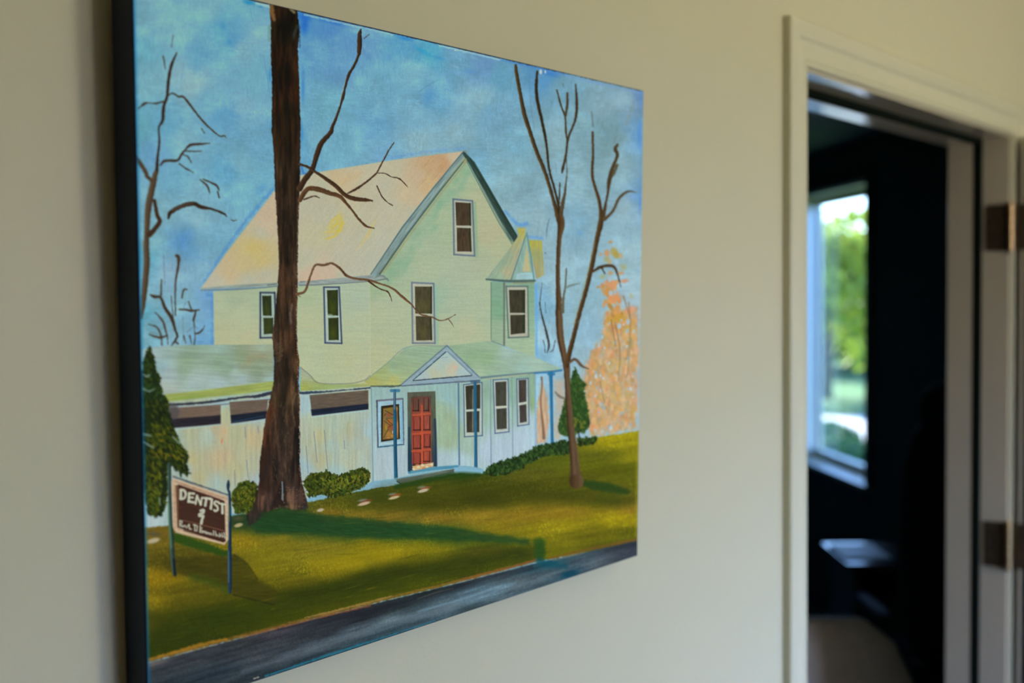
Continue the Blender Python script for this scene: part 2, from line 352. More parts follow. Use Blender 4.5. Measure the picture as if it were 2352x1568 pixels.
# --------------------------------------------------------------- outdoors
rnd = random.Random(4)
bm = bmesh.new(); vs = [bm.verts.new(p) for p in ((4.6, -40, -.35), (90, -40, -.35), (90, 60, -.35), (4.6, 60, -.35))]; bm.faces.new(vs)
structure(obj('ground_lawn', bm, GRASS), 'green lawn outside the window', 'lawn')
VD = Vector((.953, .405, 0)).normalized(); VS = Vector((-VD.y, VD.x, 0))
bm = bmesh.new(); a = [EYE.x + VD.x * d + VS.x * s for d, s in ()]
pts = []
for d, s in ((15.2, -16), (20.5, -16), (20.5, 16), (15.2, 16)):
    p = Vector((EYE.x, EYE.y, 0)) + VD * d + VS * s; pts.append((p.x, p.y))
bm_loft(bm, [[(x, y, -.349) for x, y in pts], [(x, y, -.33) for x, y in pts]]); structure(obj('path_drive', bm, PAVE), 'sunlit pale driveway beyond the window', 'driveway')


def leaf_cloud(bm, centre, radii, n, size):
    for k in range(n):
        while True:
            v = Vector((rnd.uniform(-1, 1), rnd.uniform(-1, 1), rnd.uniform(-1, 1)))
            if .25 < v.length < 1: break
        v = v.normalized() * (v.length ** .5)
        p = Vector(centre) + Vector((v.x * radii[0], v.y * radii[1], v.z * radii[2]))
        nrm = (Vector((rnd.gauss(0, 1), rnd.gauss(0, 1), rnd.gauss(0, 1))) + v * 1.2 + Vector((0, 0, .5))).normalized(); a = nrm.orthogonal().normalized(); b = nrm.cross(a)
        th = rnd.uniform(0, 6.28); a, b = a * math.cos(th) + b * math.sin(th), b * math.cos(th) - a * math.sin(th); s = size * rnd.uniform(.6, 1.3)
        q = [bm.verts.new(p + a * s), bm.verts.new(p + b * s * .5 + nrm * s * .1), bm.verts.new(p - a * s), bm.verts.new(p - b * s * .5 + nrm * s * .1)]
        bm.faces.new(q)


def tree(name, label, cat, d, s, h, rx, mat, n, trunk_r=.07, low=.35, clumps=7, size=.11, group=None):
    p = Vector((EYE.x, EYE.y, 0)) + VD * d + VS * s; base = Vector((p.x, p.y, -.35))
    root = tag(empty(name, base), label, cat, group)
    bm = bmesh.new(); bm_tube(bm, base, base + Vector((.05, .03, h * .7)), trunk_r, trunk_r * .5, 10)
    for k in range(4):
        a = rnd.uniform(0, 6.28); z = h * rnd.uniform(.3, .6); bm_tube(bm, base + Vector((.02, .01, z)), base + Vector((rx * .6 * math.cos(a), rx * .6 * math.sin(a), z + h * .2)), trunk_r * .4, trunk_r * .15, 6)
    obj('trunk', bm, BARK, root, True)
    bm = bmesh.new()
    for k in range(clumps):
        a = rnd.uniform(0, 6.28); r = rx * rnd.uniform(.15, .65); z = h * rnd.uniform(low, .86)
        leaf_cloud(bm, base + Vector((r * math.cos(a), r * math.sin(a), z)), (rx * .5, rx * .5, h * .16), n // clumps, size)
    f = obj('foliage', bm, mat, root); f['kind'] = 'stuff'
    return root


TREES = 'leafy trees and shrubs outside the window'
tree('leafy_tree', 'yellow-green sunlit tree filling the middle of the window', 'tree', 24.0, .2, 3.6, 2.0, LEAF_A, 3000, .10, .25, 14, .13, TREES)
tree('leafy_tree', 'mid green tree hidden left of the window frame', 'tree', 24.0, 5.6, 3.9, 2.0, LEAF_B, 2200, .12, .3, 11, .14, TREES)
tree('leafy_tree', 'bright green tree hidden right of the window frame', 'tree', 24.0, -5.4, 3.9, 2.0, LEAF_A, 2200, .12, .3, 11, .14, TREES)
tree('leafy_tree', 'deep green tree furthest back behind the driveway', 'tree', 33.0, .6, 3.3, 3.2, LEAF_B, 3600, .15, .15, 14, .17, TREES)
tree('low_shrub', 'rounded green shrub just outside the window sill', 'shrub', 12.6, .1, .80, .75, LEAF_C, 3600, .03, .25, 9, .075, TREES)
tree('low_shrub', 'deep green shrub low at the right of the window', 'shrub', 13.2, -1.95, .6, .65, LEAF_C, 1500, .03, .25, 8, .06, TREES)
# ---------------------------------------------------------------- the picture
# The oil painting is worked out as a colour field over the canvas: strokes and
# fills are given in the coordinates they were sketched in, and SKETCH_CORNERS
# (top-left, top-right, bottom-right, bottom-left) rectifies them to the canvas.
SKETCH_CORNERS = ((305, -63.5), (1478, 209.5), (1463.5, 1275), (341.5, 1644))
NI, NJ = 1010, 1060                       # canvas cells across and down


def homography(src, dst):
    A, b = [], []
    for (x, y), (u, v) in zip(src, dst):
        A.append([x, y, 1, 0, 0, 0, -u * x, -u * y]); b.append(u)
        A.append([0, 0, 0, x, y, 1, -v * x, -v * y]); b.append(v)
    h = np.linalg.solve(np.array(A, float), np.array(b, float))
    return np.append(h, 1).reshape(3, 3)


CANVAS_TO_SKETCH = homography(((0, 0), (1, 0), (1, 1), (0, 1)), SKETCH_CORNERS)
_s = np.linspace(0, 1, NI + 1)
# finer columns towards the left, where the brushwork is finest
COL_U = (_s * 1149 / (3045 - _s * 1149)) / (1149 / (3045 - 1149))
ROW_V = np.linspace(0, 1, NJ + 1)
_U, _V = np.meshgrid(COL_U, ROW_V)
_w = CANVAS_TO_SKETCH[2, 0] * _U + CANVAS_TO_SKETCH[2, 1] * _V + 1
PX = ((CANVAS_TO_SKETCH[0, 0] * _U + CANVAS_TO_SKETCH[0, 1] * _V + CANVAS_TO_SKETCH[0, 2]) / _w).astype(np.float32)
PY = ((CANVAS_TO_SKETCH[1, 0] * _U + CANVAS_TO_SKETCH[1, 1] * _V + CANVAS_TO_SKETCH[1, 2]) / _w).astype(np.float32)
COLMIN, COLMAX = PX.min(0), PX.max(0)
RGB = np.zeros((NJ + 1, NI + 1, 3), np.float32)
PART = np.zeros((NJ + 1, NI + 1), np.int16)
PART_NAMES = []                            # (name, parent index or None)
prng = np.random.default_rng(11)
_lat = prng.random((256, 256)).astype(np.float32)


def part(name, parent=None):
    PART_NAMES.append((name, parent))
    return len(PART_NAMES) - 1


def vnoise(x, y):
    xi = np.floor(x).astype(np.int32); yi = np.floor(y).astype(np.int32)
    fx = x - xi; fy = y - yi
    fx = fx * fx * (3 - 2 * fx); fy = fy * fy * (3 - 2 * fy)
    a = _lat[yi & 255, xi & 255]; b = _lat[yi & 255, (xi + 1) & 255]
    c = _lat[(yi + 1) & 255, xi & 255]; d = _lat[(yi + 1) & 255, (xi + 1) & 255]
    return (a + (b - a) * fx) * (1 - fy) + (c + (d - c) * fx) * fy


def fbm(x, y, octaves=3):
    s = 0; a = 0.5; t = 0
    for k in range(octaves):
        s = s + a * vnoise(x * 2 ** k + 17.3 * k, y * 2 ** k + 5.1 * k); t += a; a *= 0.55
    return s / t - 0.5


def hx(h):
    h = h.lstrip('#')
    return np.array([int(h[k:k + 2], 16) / 255 for k in (0, 2, 4)], np.float32)


def window(x0, y0, x1, y1):
    ii = np.nonzero((COLMAX >= x0) & (COLMIN <= x1))[0]
    if len(ii) == 0: return None
    i0, i1 = ii[0], ii[-1] + 1
    sub = PY[:, i0:i1]
    jj = np.nonzero((sub.max(1) >= y0) & (sub.min(1) <= y1))[0]
    if len(jj) == 0: return None
    return slice(jj[0], jj[-1] + 1), slice(i0, i1)


def as_color(color, x, y):
    if callable(color): return color(x, y)
    return np.broadcast_to(hx(color) if isinstance(color, str) else np.asarray(color, np.float32), x.shape + (3,))


def toned(f, to, k):
    t = hx(to)
    return lambda x, y: f(x, y) * (1 - k) + t * k


def lay(sl, a, color, pid, grain=0.0, gdir=0.0, gs=(3, 22)):
    x, y = PX[sl], PY[sl]
    c = as_color(color, x, y)
    if grain:
        ca, sa = math.cos(gdir), math.sin(gdir)
        n = fbm((x * ca + y * sa) / gs[1] + 3.3, (y * ca - x * sa) / gs[0] + 9.1, 3) * 2
        c = c * (1 + grain * n[..., None])
    RGB[sl] = RGB[sl] * (1 - a[..., None]) + c * a[..., None]
    if pid is not None:
        m = PART[sl]; m[a > 0.5] = pid


def signed(pts, x, y):
    """signed distance to a polygon, negative inside"""
    d2 = np.full(x.shape, 1e9, np.float32); ins = np.zeros(x.shape, bool)
    n = len(pts)
    for k in range(n):
        x0, y0 = pts[k]; x1, y1 = pts[(k + 1) % n]
        dx, dy = x1 - x0, y1 - y0
        t = np.clip(((x - x0) * dx + (y - y0) * dy) / (dx * dx + dy * dy + 1e-9), 0, 1)
        d2 = np.minimum(d2, (x - x0 - t * dx) ** 2 + (y - y0 - t * dy) ** 2)
        if y0 != y1:
            ins ^= ((y0 > y) != (y1 > y)) & (x < (x1 - x0) * (y - y0) / (y1 - y0) + x0)
    d = np.sqrt(d2)
    return np.where(ins, -d, d)


def fill(pts, color, pid=None, soft=1.6, alpha=1.0, rough=0.0, rs=7.0, **kw):
    xs = [p[0] for p in pts]; ys = [p[1] for p in pts]
    g = soft + rough + 1
    sl = window(min(xs) - g, min(ys) - g, max(xs) + g, max(ys) + g)
    if sl is None: return
    x, y = PX[sl], PY[sl]
    sd = signed(pts, x, y)
    if rough: sd = sd + rough * 2 * fbm(x / rs, y / rs, 2)
    lay(sl, np.clip(0.5 - sd / soft, 0, 1) * alpha, color, pid, **kw)


def smooth_pts(pts, n=5):
    if len(pts) < 3: return pts
    P = np.array(pts, float); out = []
    Q = np.vstack([2 * P[0] - P[1], P, 2 * P[-1] - P[-2]])
    for k in range(1, len(Q) - 2):
        for s in range(n):
            t = s / n
            out.append(0.5 * ((2 * Q[k]) + (-Q[k - 1] + Q[k + 1]) * t + (2 * Q[k - 1] - 5 * Q[k] + 4 * Q[k + 1] - Q[k + 2]) * t * t
                              + (-Q[k - 1] + 3 * Q[k] - 3 * Q[k + 1] + Q[k + 2]) * t ** 3))
    out.append(P[-1])
    return [tuple(o) for o in out]


def stroke(pts, color, pid=None, w=None, soft=1.5, alpha=1.0, rough=0.0, c2=None, curve=True, **kw):
    """tapering brush stroke through (x, y, width) points; c2 = colour of its right flank"""
    pts = [p if len(p) == 3 else (p[0], p[1], w) for p in pts]
    if curve: pts = smooth_pts(pts)
    P = np.array(pts, float); m = P[:, 2].max() / 2 + soft + 1 + rough
    sl = window(P[:, 0].min() - m, P[:, 1].min() - m, P[:, 0].max() + m, P[:, 1].max() + m)
    if sl is None: return
    x, y = PX[sl], PY[sl]
    best = np.full(x.shape, 1e9, np.float32); side = np.zeros(x.shape, np.float32)
    for (x0, y0, w0), (x1, y1, w1) in zip(pts[:-1], pts[1:]):
        dx, dy = x1 - x0, y1 - y0
        t = np.clip(((x - x0) * dx + (y - y0) * dy) / (dx * dx + dy * dy + 1e-9), 0, 1)
        ex, ey = x - x0 - t * dx, y - y0 - t * dy
        d = np.sqrt(ex * ex + ey * ey) - np.maximum(w0 + (w1 - w0) * t, 0.3) / 2
        nw = d < best
        best = np.where(nw, d, best)
        if c2 is not None:
            s = ex / (np.maximum(w0 + (w1 - w0) * t, 1) / 2)
            side = np.where(nw, s, side)
    if rough: best = best + rough * 2 * fbm(x / 5, y / 5, 2)
    a = np.clip(0.5 - best / soft, 0, 1) * alpha
    if c2 is not None:
        A, B = hx(color), hx(c2)
        t = np.clip(side * 0.6 + 0.5, 0, 1)[..., None]
        full = A * (1 - t) + B * t
        ca = lambda xx, yy: full
        lay(sl, a, ca, pid, **kw)
    else:
        lay(sl, a, color, pid, **kw)


def dab(cx, cy, rx, ry, ang, color, pid=None, alpha=0.9, soft=0.45):
    r = max(rx, ry) * 1.3 + 1
    sl = window(cx - r, cy - r, cx + r, cy + r)
    if sl is None: return
    x, y = PX[sl] - cx, PY[sl] - cy
    c, s = math.cos(ang), math.sin(ang)
    q = np.sqrt(((x * c + y * s) / rx) ** 2 + ((-x * s + y * c) / ry) ** 2)
    lay(sl, np.clip((1.15 - q) / soft, 0, 1) * alpha, color, pid)


def inside(pts, x, y):
    ins = False; n = len(pts)
    for k in range(n):
        x0, y0 = pts[k]; x1, y1 = pts[(k + 1) % n]
        if (y0 > y) != (y1 > y) and x < (x1 - x0) * (y - y0) / (y1 - y0) + x0: ins = not ins
    return ins


def dabs(pts, colors, n, size, pid=None, ang=(0, 3.14), alpha=0.9, aspect=0.5, ramp=None, seed=1):
    r = np.random.default_rng(seed)
    x0, x1 = min(p[0] for p in pts), max(p[0] for p in pts)
    y0, y1 = min(p[1] for p in pts), max(p[1] for p in pts)
    k = 0; tries = 0
    while k < n and tries < n * 20:
        tries += 1
        x, y = r.uniform(x0, x1), r.uniform(y0, y1)
        if not inside(pts, x, y): continue
        k += 1
        cs = colors
        if ramp: cs = ramp(x, y)
        c = hx(cs[r.integers(len(cs))]) * r.uniform(0.88, 1.12)
        s = size * r.uniform(0.6, 1.4)
        dab(x, y, s, s * aspect, r.uniform(*ang), c, pid, alpha)


def field(samples, power=2.6, warp=10.0, step=4, lean=0.0, stretch=1.0):
    """smooth colour field through (x, y, hex) samples"""
    S = np.array([(s[0], s[1]) for s in samples], np.float32)
    C = np.stack([hx(s[2]) for s in samples])
    cl, sn = math.cos(lean), math.sin(lean)

    def f(x, y):
        xs, ys = x[::step, ::step], y[::step, ::step]
        wx = xs + warp * 2 * fbm(xs / 40, ys / 40, 2); wy = ys + warp * 2 * fbm(xs / 40 + 31, ys / 40 + 7, 2)
        num = np.zeros(xs.shape + (3,), np.float32); den = np.zeros(xs.shape, np.float32)
        for (sx, sy), c in zip(S, C):
            ex, ey = wx - sx, wy - sy
            al, ac = (ex * cl + ey * sn) / stretch, ey * cl - ex * sn
            w = 1.0 / ((al ** 2 + ac ** 2) + 60.0) ** (power / 2)
            num += w[..., None] * c; den += w
        lo = num / den[..., None]
        jj = np.arange(x.shape[0]) / step; ii = np.arange(x.shape[1]) / step
        j0 = np.minimum(jj.astype(int), lo.shape[0] - 1); j1 = np.minimum(j0 + 1, lo.shape[0] - 1)
        i0 = np.minimum(ii.astype(int), lo.shape[1] - 1); i1 = np.minimum(i0 + 1, lo.shape[1] - 1)
        fj = (jj - j0)[:, None, None]; fi = (ii - i0)[None, :, None]
        return ((lo[j0][:, i0] * (1 - fi) + lo[j0][:, i1] * fi) * (1 - fj)
                + (lo[j1][:, i0] * (1 - fi) + lo[j1][:, i1] * fi) * fj).astype(np.float32)
    return f


# ---- parts of the picture
P_SKY = part('painted_sky')
P_HOUSE = part('painted_house')
P_ROOF = part('painted_roof', P_HOUSE)
P_WING = part('painted_wing', P_HOUSE)
P_WROOF = part('painted_wing_roof', P_HOUSE)
P_PORCH = part('painted_porch_roof', P_HOUSE)
P_PED = part('painted_pediment', P_HOUSE)
P_TOWER = part('painted_dormer', P_HOUSE)
P_DOOR = part('painted_door', P_HOUSE)
P_LAWN = part('painted_lawn')
P_ROAD = part('painted_road')
P_TRUNK = part('painted_oak_trunk')
P_LTREE = part('painted_bare_tree')
P_RTREE = part('painted_bare_tree')
P_SAPL = part('painted_sapling')
P_SAPR = part('painted_sapling')
P_AUT = part('painted_autumn_tree')
P_EVL = part('painted_evergreen')
P_EVR = part('painted_evergreen')
P_HEDGE = part('painted_hedge')
P_BUSH1 = part('painted_bush')
P_BUSH2 = part('painted_bush')
P_SIGN = part('painted_sign')
P_LETTER = part('painted_lettering', P_SIGN)

# ---- sky
sky_samples = [
 (330,30,'6ba0b0'),(330,-40,'6ba0b0'),(400,60,'6ea6b8'),(480,20,'70a8b5'),(560,12,'64a6bd'),(510,60,'4f98c2'),(530,95,'4a93c8'),
 (460,130,'5b9fc8'),(420,170,'86b2c0'),(440,190,'8cb6c0'),(350,200,'6fa9ba'),(520,270,'4a8ec5'),(560,250,'74aac4'),
 (590,160,'6aaac4'),(380,290,'5ba3c8'),(370,350,'5a95c8'),(430,330,'70a8c0'),(600,330,'5f9dc5'),(550,380,'6aa5c0'),(600,80,'78acc0'),
 (560,120,'74aabf'),(480,230,'68a6c2'),(330,120,'5aa0b4'),(316,300,'5aa4ba'),
 (695,50,'2a6fc0'),(700,130,'4a8cc8'),(698,330,'5098cc'),(760,58,'3a7ac8'),(730,120,'5b9ccb'),(780,160,'568fc8'),(830,90,'5f95d0'),(850,200,'66a5c6'),(760,240,'67aac6'),
 (860,300,'5c9bc9'),(725,320,'70aecb'),(800,350,'6aaacb'),(880,360,'6aa4ce'),(800,90,'4f88cc'),
 (920,95,'4a96cc'),(980,125,'3c9ac8'),(1050,125,'5f98c0'),(1110,145,'5a88c0'),(950,170,'72aecb'),(1000,230,'5a9ccb'),(960,270,'6fa8cb'),
 (1100,230,'7ca8bc'),(1130,260,'6a9fc5'),(1050,310,'86b0c4'),(960,330,'8cb8cc'),(1150,180,'5898c0'),(1250,172,'3f7fc0'),(1300,200,'6a9cba'),
 (1380,250,'7a9aac'),(1440,225,'86a6b8'),(1474,216,'5070b0'),(1180,330,'6ea6c4'),(1160,380,'80b0c8'),(1270,330,'80a4b4'),(1400,330,'70929c'),(1390,300,'6a8e9c'),
 (1350,280,'7aa6b8'),(1470,320,'5c90cc'),(1420,390,'8ab0c0'),(1100,380,'6aa2c4'),(1180,430,'80aabc'),(1150,480,'8fb4c6'),(1200,440,'769cb0'),
 (1230,520,'90b4c8'),(1250,600,'94b8cc'),(1350,430,'7fa6b8'),(1330,520,'7aa8c8'),(1380,540,'8cb4cc'),(1430,480,'90b2c6'),(1472,450,'5a8cc8'),
 (1300,650,'90b8cc'),(1360,680,'8cb8d0'),(1440,600,'98bccc'),(1240,700,'78b0dc'),(1250,780,'98c0dc'),(1310,760,'90bcd4'),(1340,760,'88b4d4'),
 (1370,830,'9cc0d4'),(1440,720,'a8c0d0'),(1460,830,'a0bcd8'),(1232,820,'80b8e0'),(1255,960,'8cc0e4'),(1400,980,'98bcd4'),(1300,900,'98bcd4'),
 (400,420,'5e9fc4'),(370,480,'74aac0'),(460,450,'74b0cc'),(520,400,'4f98c8'),(560,440,'6ab0d0'),(600,420,'6ab0d4'),(450,500,'80b4cc'),
 (340,560,'6aa6b8'),(420,560,'508fcc'),(500,560,'6caad0'),(390,640,'80acd0'),(420,700,'7cb4d0'),(350,700,'78b0cc'),(460,640,'7ab0d4'),
 (480,690,'5a90d2'),(400,780,'7ab0cc'),(482,790,'5a98d4'),(345,780,'6aaac4'),(325,600,'3f93b4'),(330,720,'4a9cbc')]
skyf = field(sky_samples, power=3.2, warp=14)


def sky(x, y):
    c = skyf(x, y) * np.array([1.02, .98, .945], np.float32) * .66 + hx('70a4b8') * .34
    n = fbm(x / 46, y / 38, 4)[..., None] * 2
    c = c * (1 + 0.075 * n) + np.clip(n, 0, 1) * 0.045
    st = fbm(x / 14 + 3, y / 3.0, 2)[..., None] * 2
    st2 = fbm(x / 3.0 + 8, y / 12, 2)[..., None] * 2
    ok = vnoise(x / 60 + 2, y / 60 + 5)[..., None]
    d1 = np.clip((vnoise(x / 4.5 + 40, y / 1.5 + 3) - .66) * 5, 0, 1)[..., None] * np.clip(vnoise(x / 38 + 9, y / 30 + 2) * 2 - .7, 0, 1)[..., None]
    d2 = np.clip((vnoise(x / 1.5 + 60, y / 4.5 + 13) - .68) * 5, 0, 1)[..., None] * np.clip(vnoise(x / 33 + 19, y / 36 + 12) * 2 - .7, 0, 1)[..., None]
    c = c * (1 + 0.06 * (st * ok + st2 * (1 - ok))) + .012 + .04 * d1 + .035 * d2 - .03 * np.clip(.5 - vnoise(x / 1.6 + 7, y / 5 + 77), 0, 1)[..., None]
    return c


ALL = (slice(0, NJ + 1), slice(0, NI + 1))
lay(ALL, np.ones(PX.shape, np.float32), sky, P_SKY)
# darker scrubbed blues near the top edge and beside the trunk
for (x, y, rx, ry, an, c, a) in [
 (572,6,18,6,.2,'0b80b5',.7),(598,14,12,4,.2,'0b80b5',.6),(700,60,10,30,0,'1558b8',.6),(700,40,20,10,.2,'1a60c0',.6),(770,52,28,7,.25,'1d5fc0',.55),
 (740,46,22,6,.25,'2a70cc',.5),(930,88,22,6,.25,'1a70c0',.55),(970,118,30,6,.5,'1a96c8',.5),(1010,134,18,5,.3,'2a8cc4',.4),(1265,170,26,8,.25,'2a6cc0',.5),
 (512,62,8,12,0,'2f86c8',.4),(527,98,8,8,0,'2f80cc',.4),(620,175,5,20,0,'2a7cc4',.6),(696,200,5,45,0,'2a74c8',.55),(693,310,4,30,0,'2a80cc',.55),
 (625,290,5,25,0,'2f88c8',.45),(540,270,20,6,.2,'4a8cc8',.35),(820,85,26,8,.5,'3a78d0',.35),(420,560,16,24,.6,'4080c8',.3),(600,440,10,20,.7,'4a98d0',.35),
 (985,225,14,24,.2,'3f88c8',.3),(1080,165,20,8,.2,'4a80c4',.3),(1332,540,9,9,0,'5a9cd4',.4),(1468,310,6,40,0,'3f7ccc',.45),(1470,470,4,40,0,'4a80c8',.4)]:
    dab(x, y, rx, ry, an, c, None, a, .9)
r_ = np.random.default_rng(5)
for k in range(420):
    x, y = r_.uniform(320, 1470), r_.uniform(-20, 700)
    dab(x, y, r_.uniform(5, 22), r_.uniform(1.5, 5), r_.uniform(-.5, .6) + (1.5 if r_.random() < .4 else 0),
        hx(['8cb8c8', '4a8cc8', '5f9ccc', '9cc0c8', '6aa8c4'][r_.integers(5)]), None, r_.uniform(.06, .22), .9)
# blue outline scrubbed round the roof
stroke([(470,655,5),(530,560,6),(600,470,7),(628,440,7)], '2f74c8', None, alpha=.36, soft=5, rough=4)
stroke([(478,683,8),(489,690,8),(489,740,5),(488,795,7)], '3f80d0', None, alpha=.4, soft=5, rough=4)
stroke([(900,366,4),(985,352,5),(1065,344,5)], '4a88d0', None, alpha=.28, soft=4, rough=4)
stroke([(1160,490,5),(1190,520,7),(1210,518,7)], '3f88d4', None, alpha=.55, soft=6, rough=2)
stroke([(1212,548,6),(1246,552,6)], '4a90d8', None, alpha=.5, soft=5)
stroke([(1231,660,6),(1232,760,6),(1232,820,5)], '5aa4e0', None, alpha=.6, soft=4)
stroke([(690,380,4),(697,402,6),(706,404,5)], '2a68b8', None, alpha=.6, soft=4)
# pale and dark flecks on the upper rim
top = lambda x: 209.5 + .2325 * (x - 1478)
for x0, x1, c, w_, o in [(590,632,'a8c4c4',8,5),(700,830,'9cc0d4',4,5),(1010,1150,'a4c8d4',4,4),(840,900,'98bcd8',4,4),(1150,1300,'4a80c0',4,4),(1300,1470,'7098c0',5,6)]:
    stroke([(x0, top(x0) + o, w_), (x1, top(x1) + o, w_)], c, None, alpha=.7, soft=3, rough=2)
stroke([(300, top(300) + .5, 2.6), (1120, top(1120) + .5, 2.4), (1470, top(1470) + .5, 1)], '16243c', None, soft=1.6, alpha=.85, rough=1, curve=False)
for x, y, rx, ry in ((1242,165,3.4,6),(1252.5,165,2,4),(1046,116,2.4,1.4)): dab(x, y, rx, ry, 0, 'c8d4d0', None, .9)
stroke([(962,214,1.5),(980,200,2),(1006,185,1.2)], '4a78a0', None, alpha=.5)
stroke([(574,18,2),(580,45,2),(584,52,1)], '5a92a4', None, alpha=.6, soft=2)
stroke([(605,130,2),(614,180,2),(622,235,2)], '4a80a8', None, alpha=.4, soft=2)
stroke([(422,150,3),(417,185,3)], '6a98b8', None, alpha=.5, soft=3)

# ---- autumn trees behind
AUT = [(1400,556),(1423,575),(1431,595),(1440,621),(1444,659),(1455,697),(1464,725),(1464,828),(1462,985),(1357,1003),(1344,930),(1340,860),(1362,815),(1387,776),(1390,725),(1387,690),(1372,659),(1382,636),(1377,590)]
low = [(1390,725),(1464,715),(1464,828),(1462,985),(1357,1003),(1344,930),(1340,870),(1362,815),(1385,776)]
fill(low, 'b4a07c', P_AUT, soft=16, alpha=.85, rough=7, rs=12, grain=.1, gdir=1.5)
dabs(low, ['c09868','b8905a','b89a50','b4a480','c8a080','c08a60','b8a060','b0a888'], 760, 8, P_AUT, (1.0, 2.1), .5, .5, seed=2)
up = [(1400,640),(1420,650),(1425,700),(1440,760),(1400,770),(1390,725),(1385,690),(1378,660)]
dabs(up, ['c0905a','c08a60','b8904a','c89868'], 90, 7, P_AUT, (1.0, 2.1), .9, .55, seed=3)
for x, y, rx, ry, c in [(1402,560,4,6,'b09060'),(1410,583,12,9,'a89850'),(1394,586,10,7,'c08c60'),(1416,590,10,7,'a8943c'),(1426,592,7,5,'b8a070'),(1380,589,4,5,'b89878'),
  (1394,600,8,8,'9ca070'),(1400,606,9,5,'b0a078'),(1432,618,8,9,'9ca880'),(1426,632,5,8,'b89068'),(1434,650,5,12,'c08c70'),(1402,632,5,7,'b89460'),(1384,640,6,9,'98a884'),
  (1374,664,4,6,'b09060'),(1392,655,7,6,'c09878'),(1404,660,14,10,'c4946c'),(1396,675,12,14,'bc8c50'),(1414,690,10,16,'c89060'),(1448,715,9,14,'c89878'),(1450,684,8,4,'a4b088'),
  (1424,735,12,14,'b8943c'),(1405,740,8,14,'b89440'),(1452,745,8,10,'bc9858'),(1446,720,7,10,'cc9470'),(1440,760,8,16,'b89c58')]:
    dab(x, y, rx, ry, 1.4, c, P_AUT, .85, .6)
dabs(low + [], ['9cc0d4','a4c4d4','98bcd0'], 46, 4, None, (1.2, 1.9), .8, .6, seed=4)
for x, y in ((1403,678),(1422,754),(1428,664),(1400,646),(1443,744),(1434,700),(1416,606)): dab(x, y, 5, 7, 0, '9cbcd0', None, .9, .5)
for pts in ([(1412,745,2),(1424,810,2.5),(1420,880,2)],[(1444,700,3),(1448,760,2),(1440,830,2)],[(1404,740,3),(1414,800,2.5)],[(1432,685,4),(1440,712,2.5),(1447,735,2)],[(1378,880,2),(1388,930,2)],[(1450,780,2),(1440,870,2)]):
    stroke(pts, '7a6a48', P_AUT, alpha=.7, soft=2)
fill([(1244,884),(1257,917),(1262,968),(1255,1019),(1232,1024),(1233,942)], 'b8a488', P_AUT, soft=6, rough=3, grain=.12, gdir=1.5)
fill([(1274,880),(1294,876),(1298,950),(1276,956)], 'b0a898', P_AUT, soft=10, alpha=.8, rough=4)
fill([(1272,960),(1296,950),(1290,1010),(1272,1016)], 'b4a890', P_AUT, soft=8, alpha=.7, rough=4)
stroke([(1244,872,5),(1245,890,3),(1242,930,3),(1247,980,5),(1249,1010,7)], '6a5040', P_AUT, soft=3, alpha=.8)
stroke([(1275,905,3),(1285,915,6),(1297,920,5)], '6a6458', P_AUT, soft=2.5, alpha=.8)

# ---- house: walls
SIDE = [(490,676),(848,650),(851,890),(733,888),(690,850),(620,800),(492,800)]
sidef = field([(500,700,'a9b898'),(550,730,'b6bd98'),(520,780,'b8b88c'),(575,790,'bcb888'),(540,690,'98ac8c'),(600,700,'9cb494'),(600,790,'b4bc98'),
 (700,680,'a4b890'),(720,740,'b4ba90'),(700,790,'b0bc98'),(820,690,'a4bcac'),(830,740,'b0bc9c'),(800,700,'a4b8a0'),(720,830,'b4c09c'),(770,850,'b4bc90'),(800,830,'b8bc8c'),
 (840,850,'b8bc98'),(760,880,'acbc98'),(840,780,'b4bc98')], 3, 8)
fill(SIDE, toned(sidef, 'a2b69e', .5), P_HOUSE, grain=.03, gdir=0, gs=(3, 40))
for k in range(70):
    x, y = r_.uniform(500, 845), r_.uniform(690, 875)
    dab(x, y, r_.uniform(6, 18), r_.uniform(1, 2.5), .05, ['bcb880','94b898','b8bc98','a0bca4'][r_.integers(4)], None, r_.uniform(.12, .4), .9)
FRONT = [(1066,362),(1190,560),(1180,600),(1130,652),(1130,800),(1025,805),(930,806),(850,886),(848,650),(860,640),(910,580)]
frontf = field([(1060,400,'84aa88'),(1000,470,'84aa8a'),(950,540,'84aa8c'),(900,620,'80a888'),(1068,410,'a4b490'),(1100,470,'acb08c'),(1130,540,'b0ae88'),(1160,570,'a8b08c'),(1010,500,'a0b492'),
 (960,570,'a0b496'),(980,620,'a4b698'),(1060,620,'a4b49c'),(1100,600,'a2b094'),(1100,680,'a4b89c'),(1040,700,'a0b69c'),(1080,760,'b0b898'),(1100,780,'a8b898'),(1020,770,'a8b898'),
 (900,700,'a8b89c'),(870,720,'acb898'),(900,760,'a8b898'),(870,820,'b0b890'),(920,790,'a8b898'),(870,670,'94b08c'),(930,640,'9cb496'),(1115,740,'a0b89c'),(1010,690,'94b4a0')], 3.4, 8)
fill(FRONT, toned(frontf, 'a0b29c', .3), P_HOUSE, grain=.03, gdir=0, gs=(3, 40))
for k in range(46):
    x, y = r_.uniform(860, 1120), r_.uniform(560, 800)
    dab(x, y, r_.uniform(5, 14), r_.uniform(.8, 1.8), .08, ['8ca88c','b4bc98','90a890'][r_.integers(3)], None, r_.uniform(.15, .4), .9)
stroke([(849,655,3),(850,760,2.5),(851,884,2)], 'c0c4a0', None, alpha=.45, soft=3)

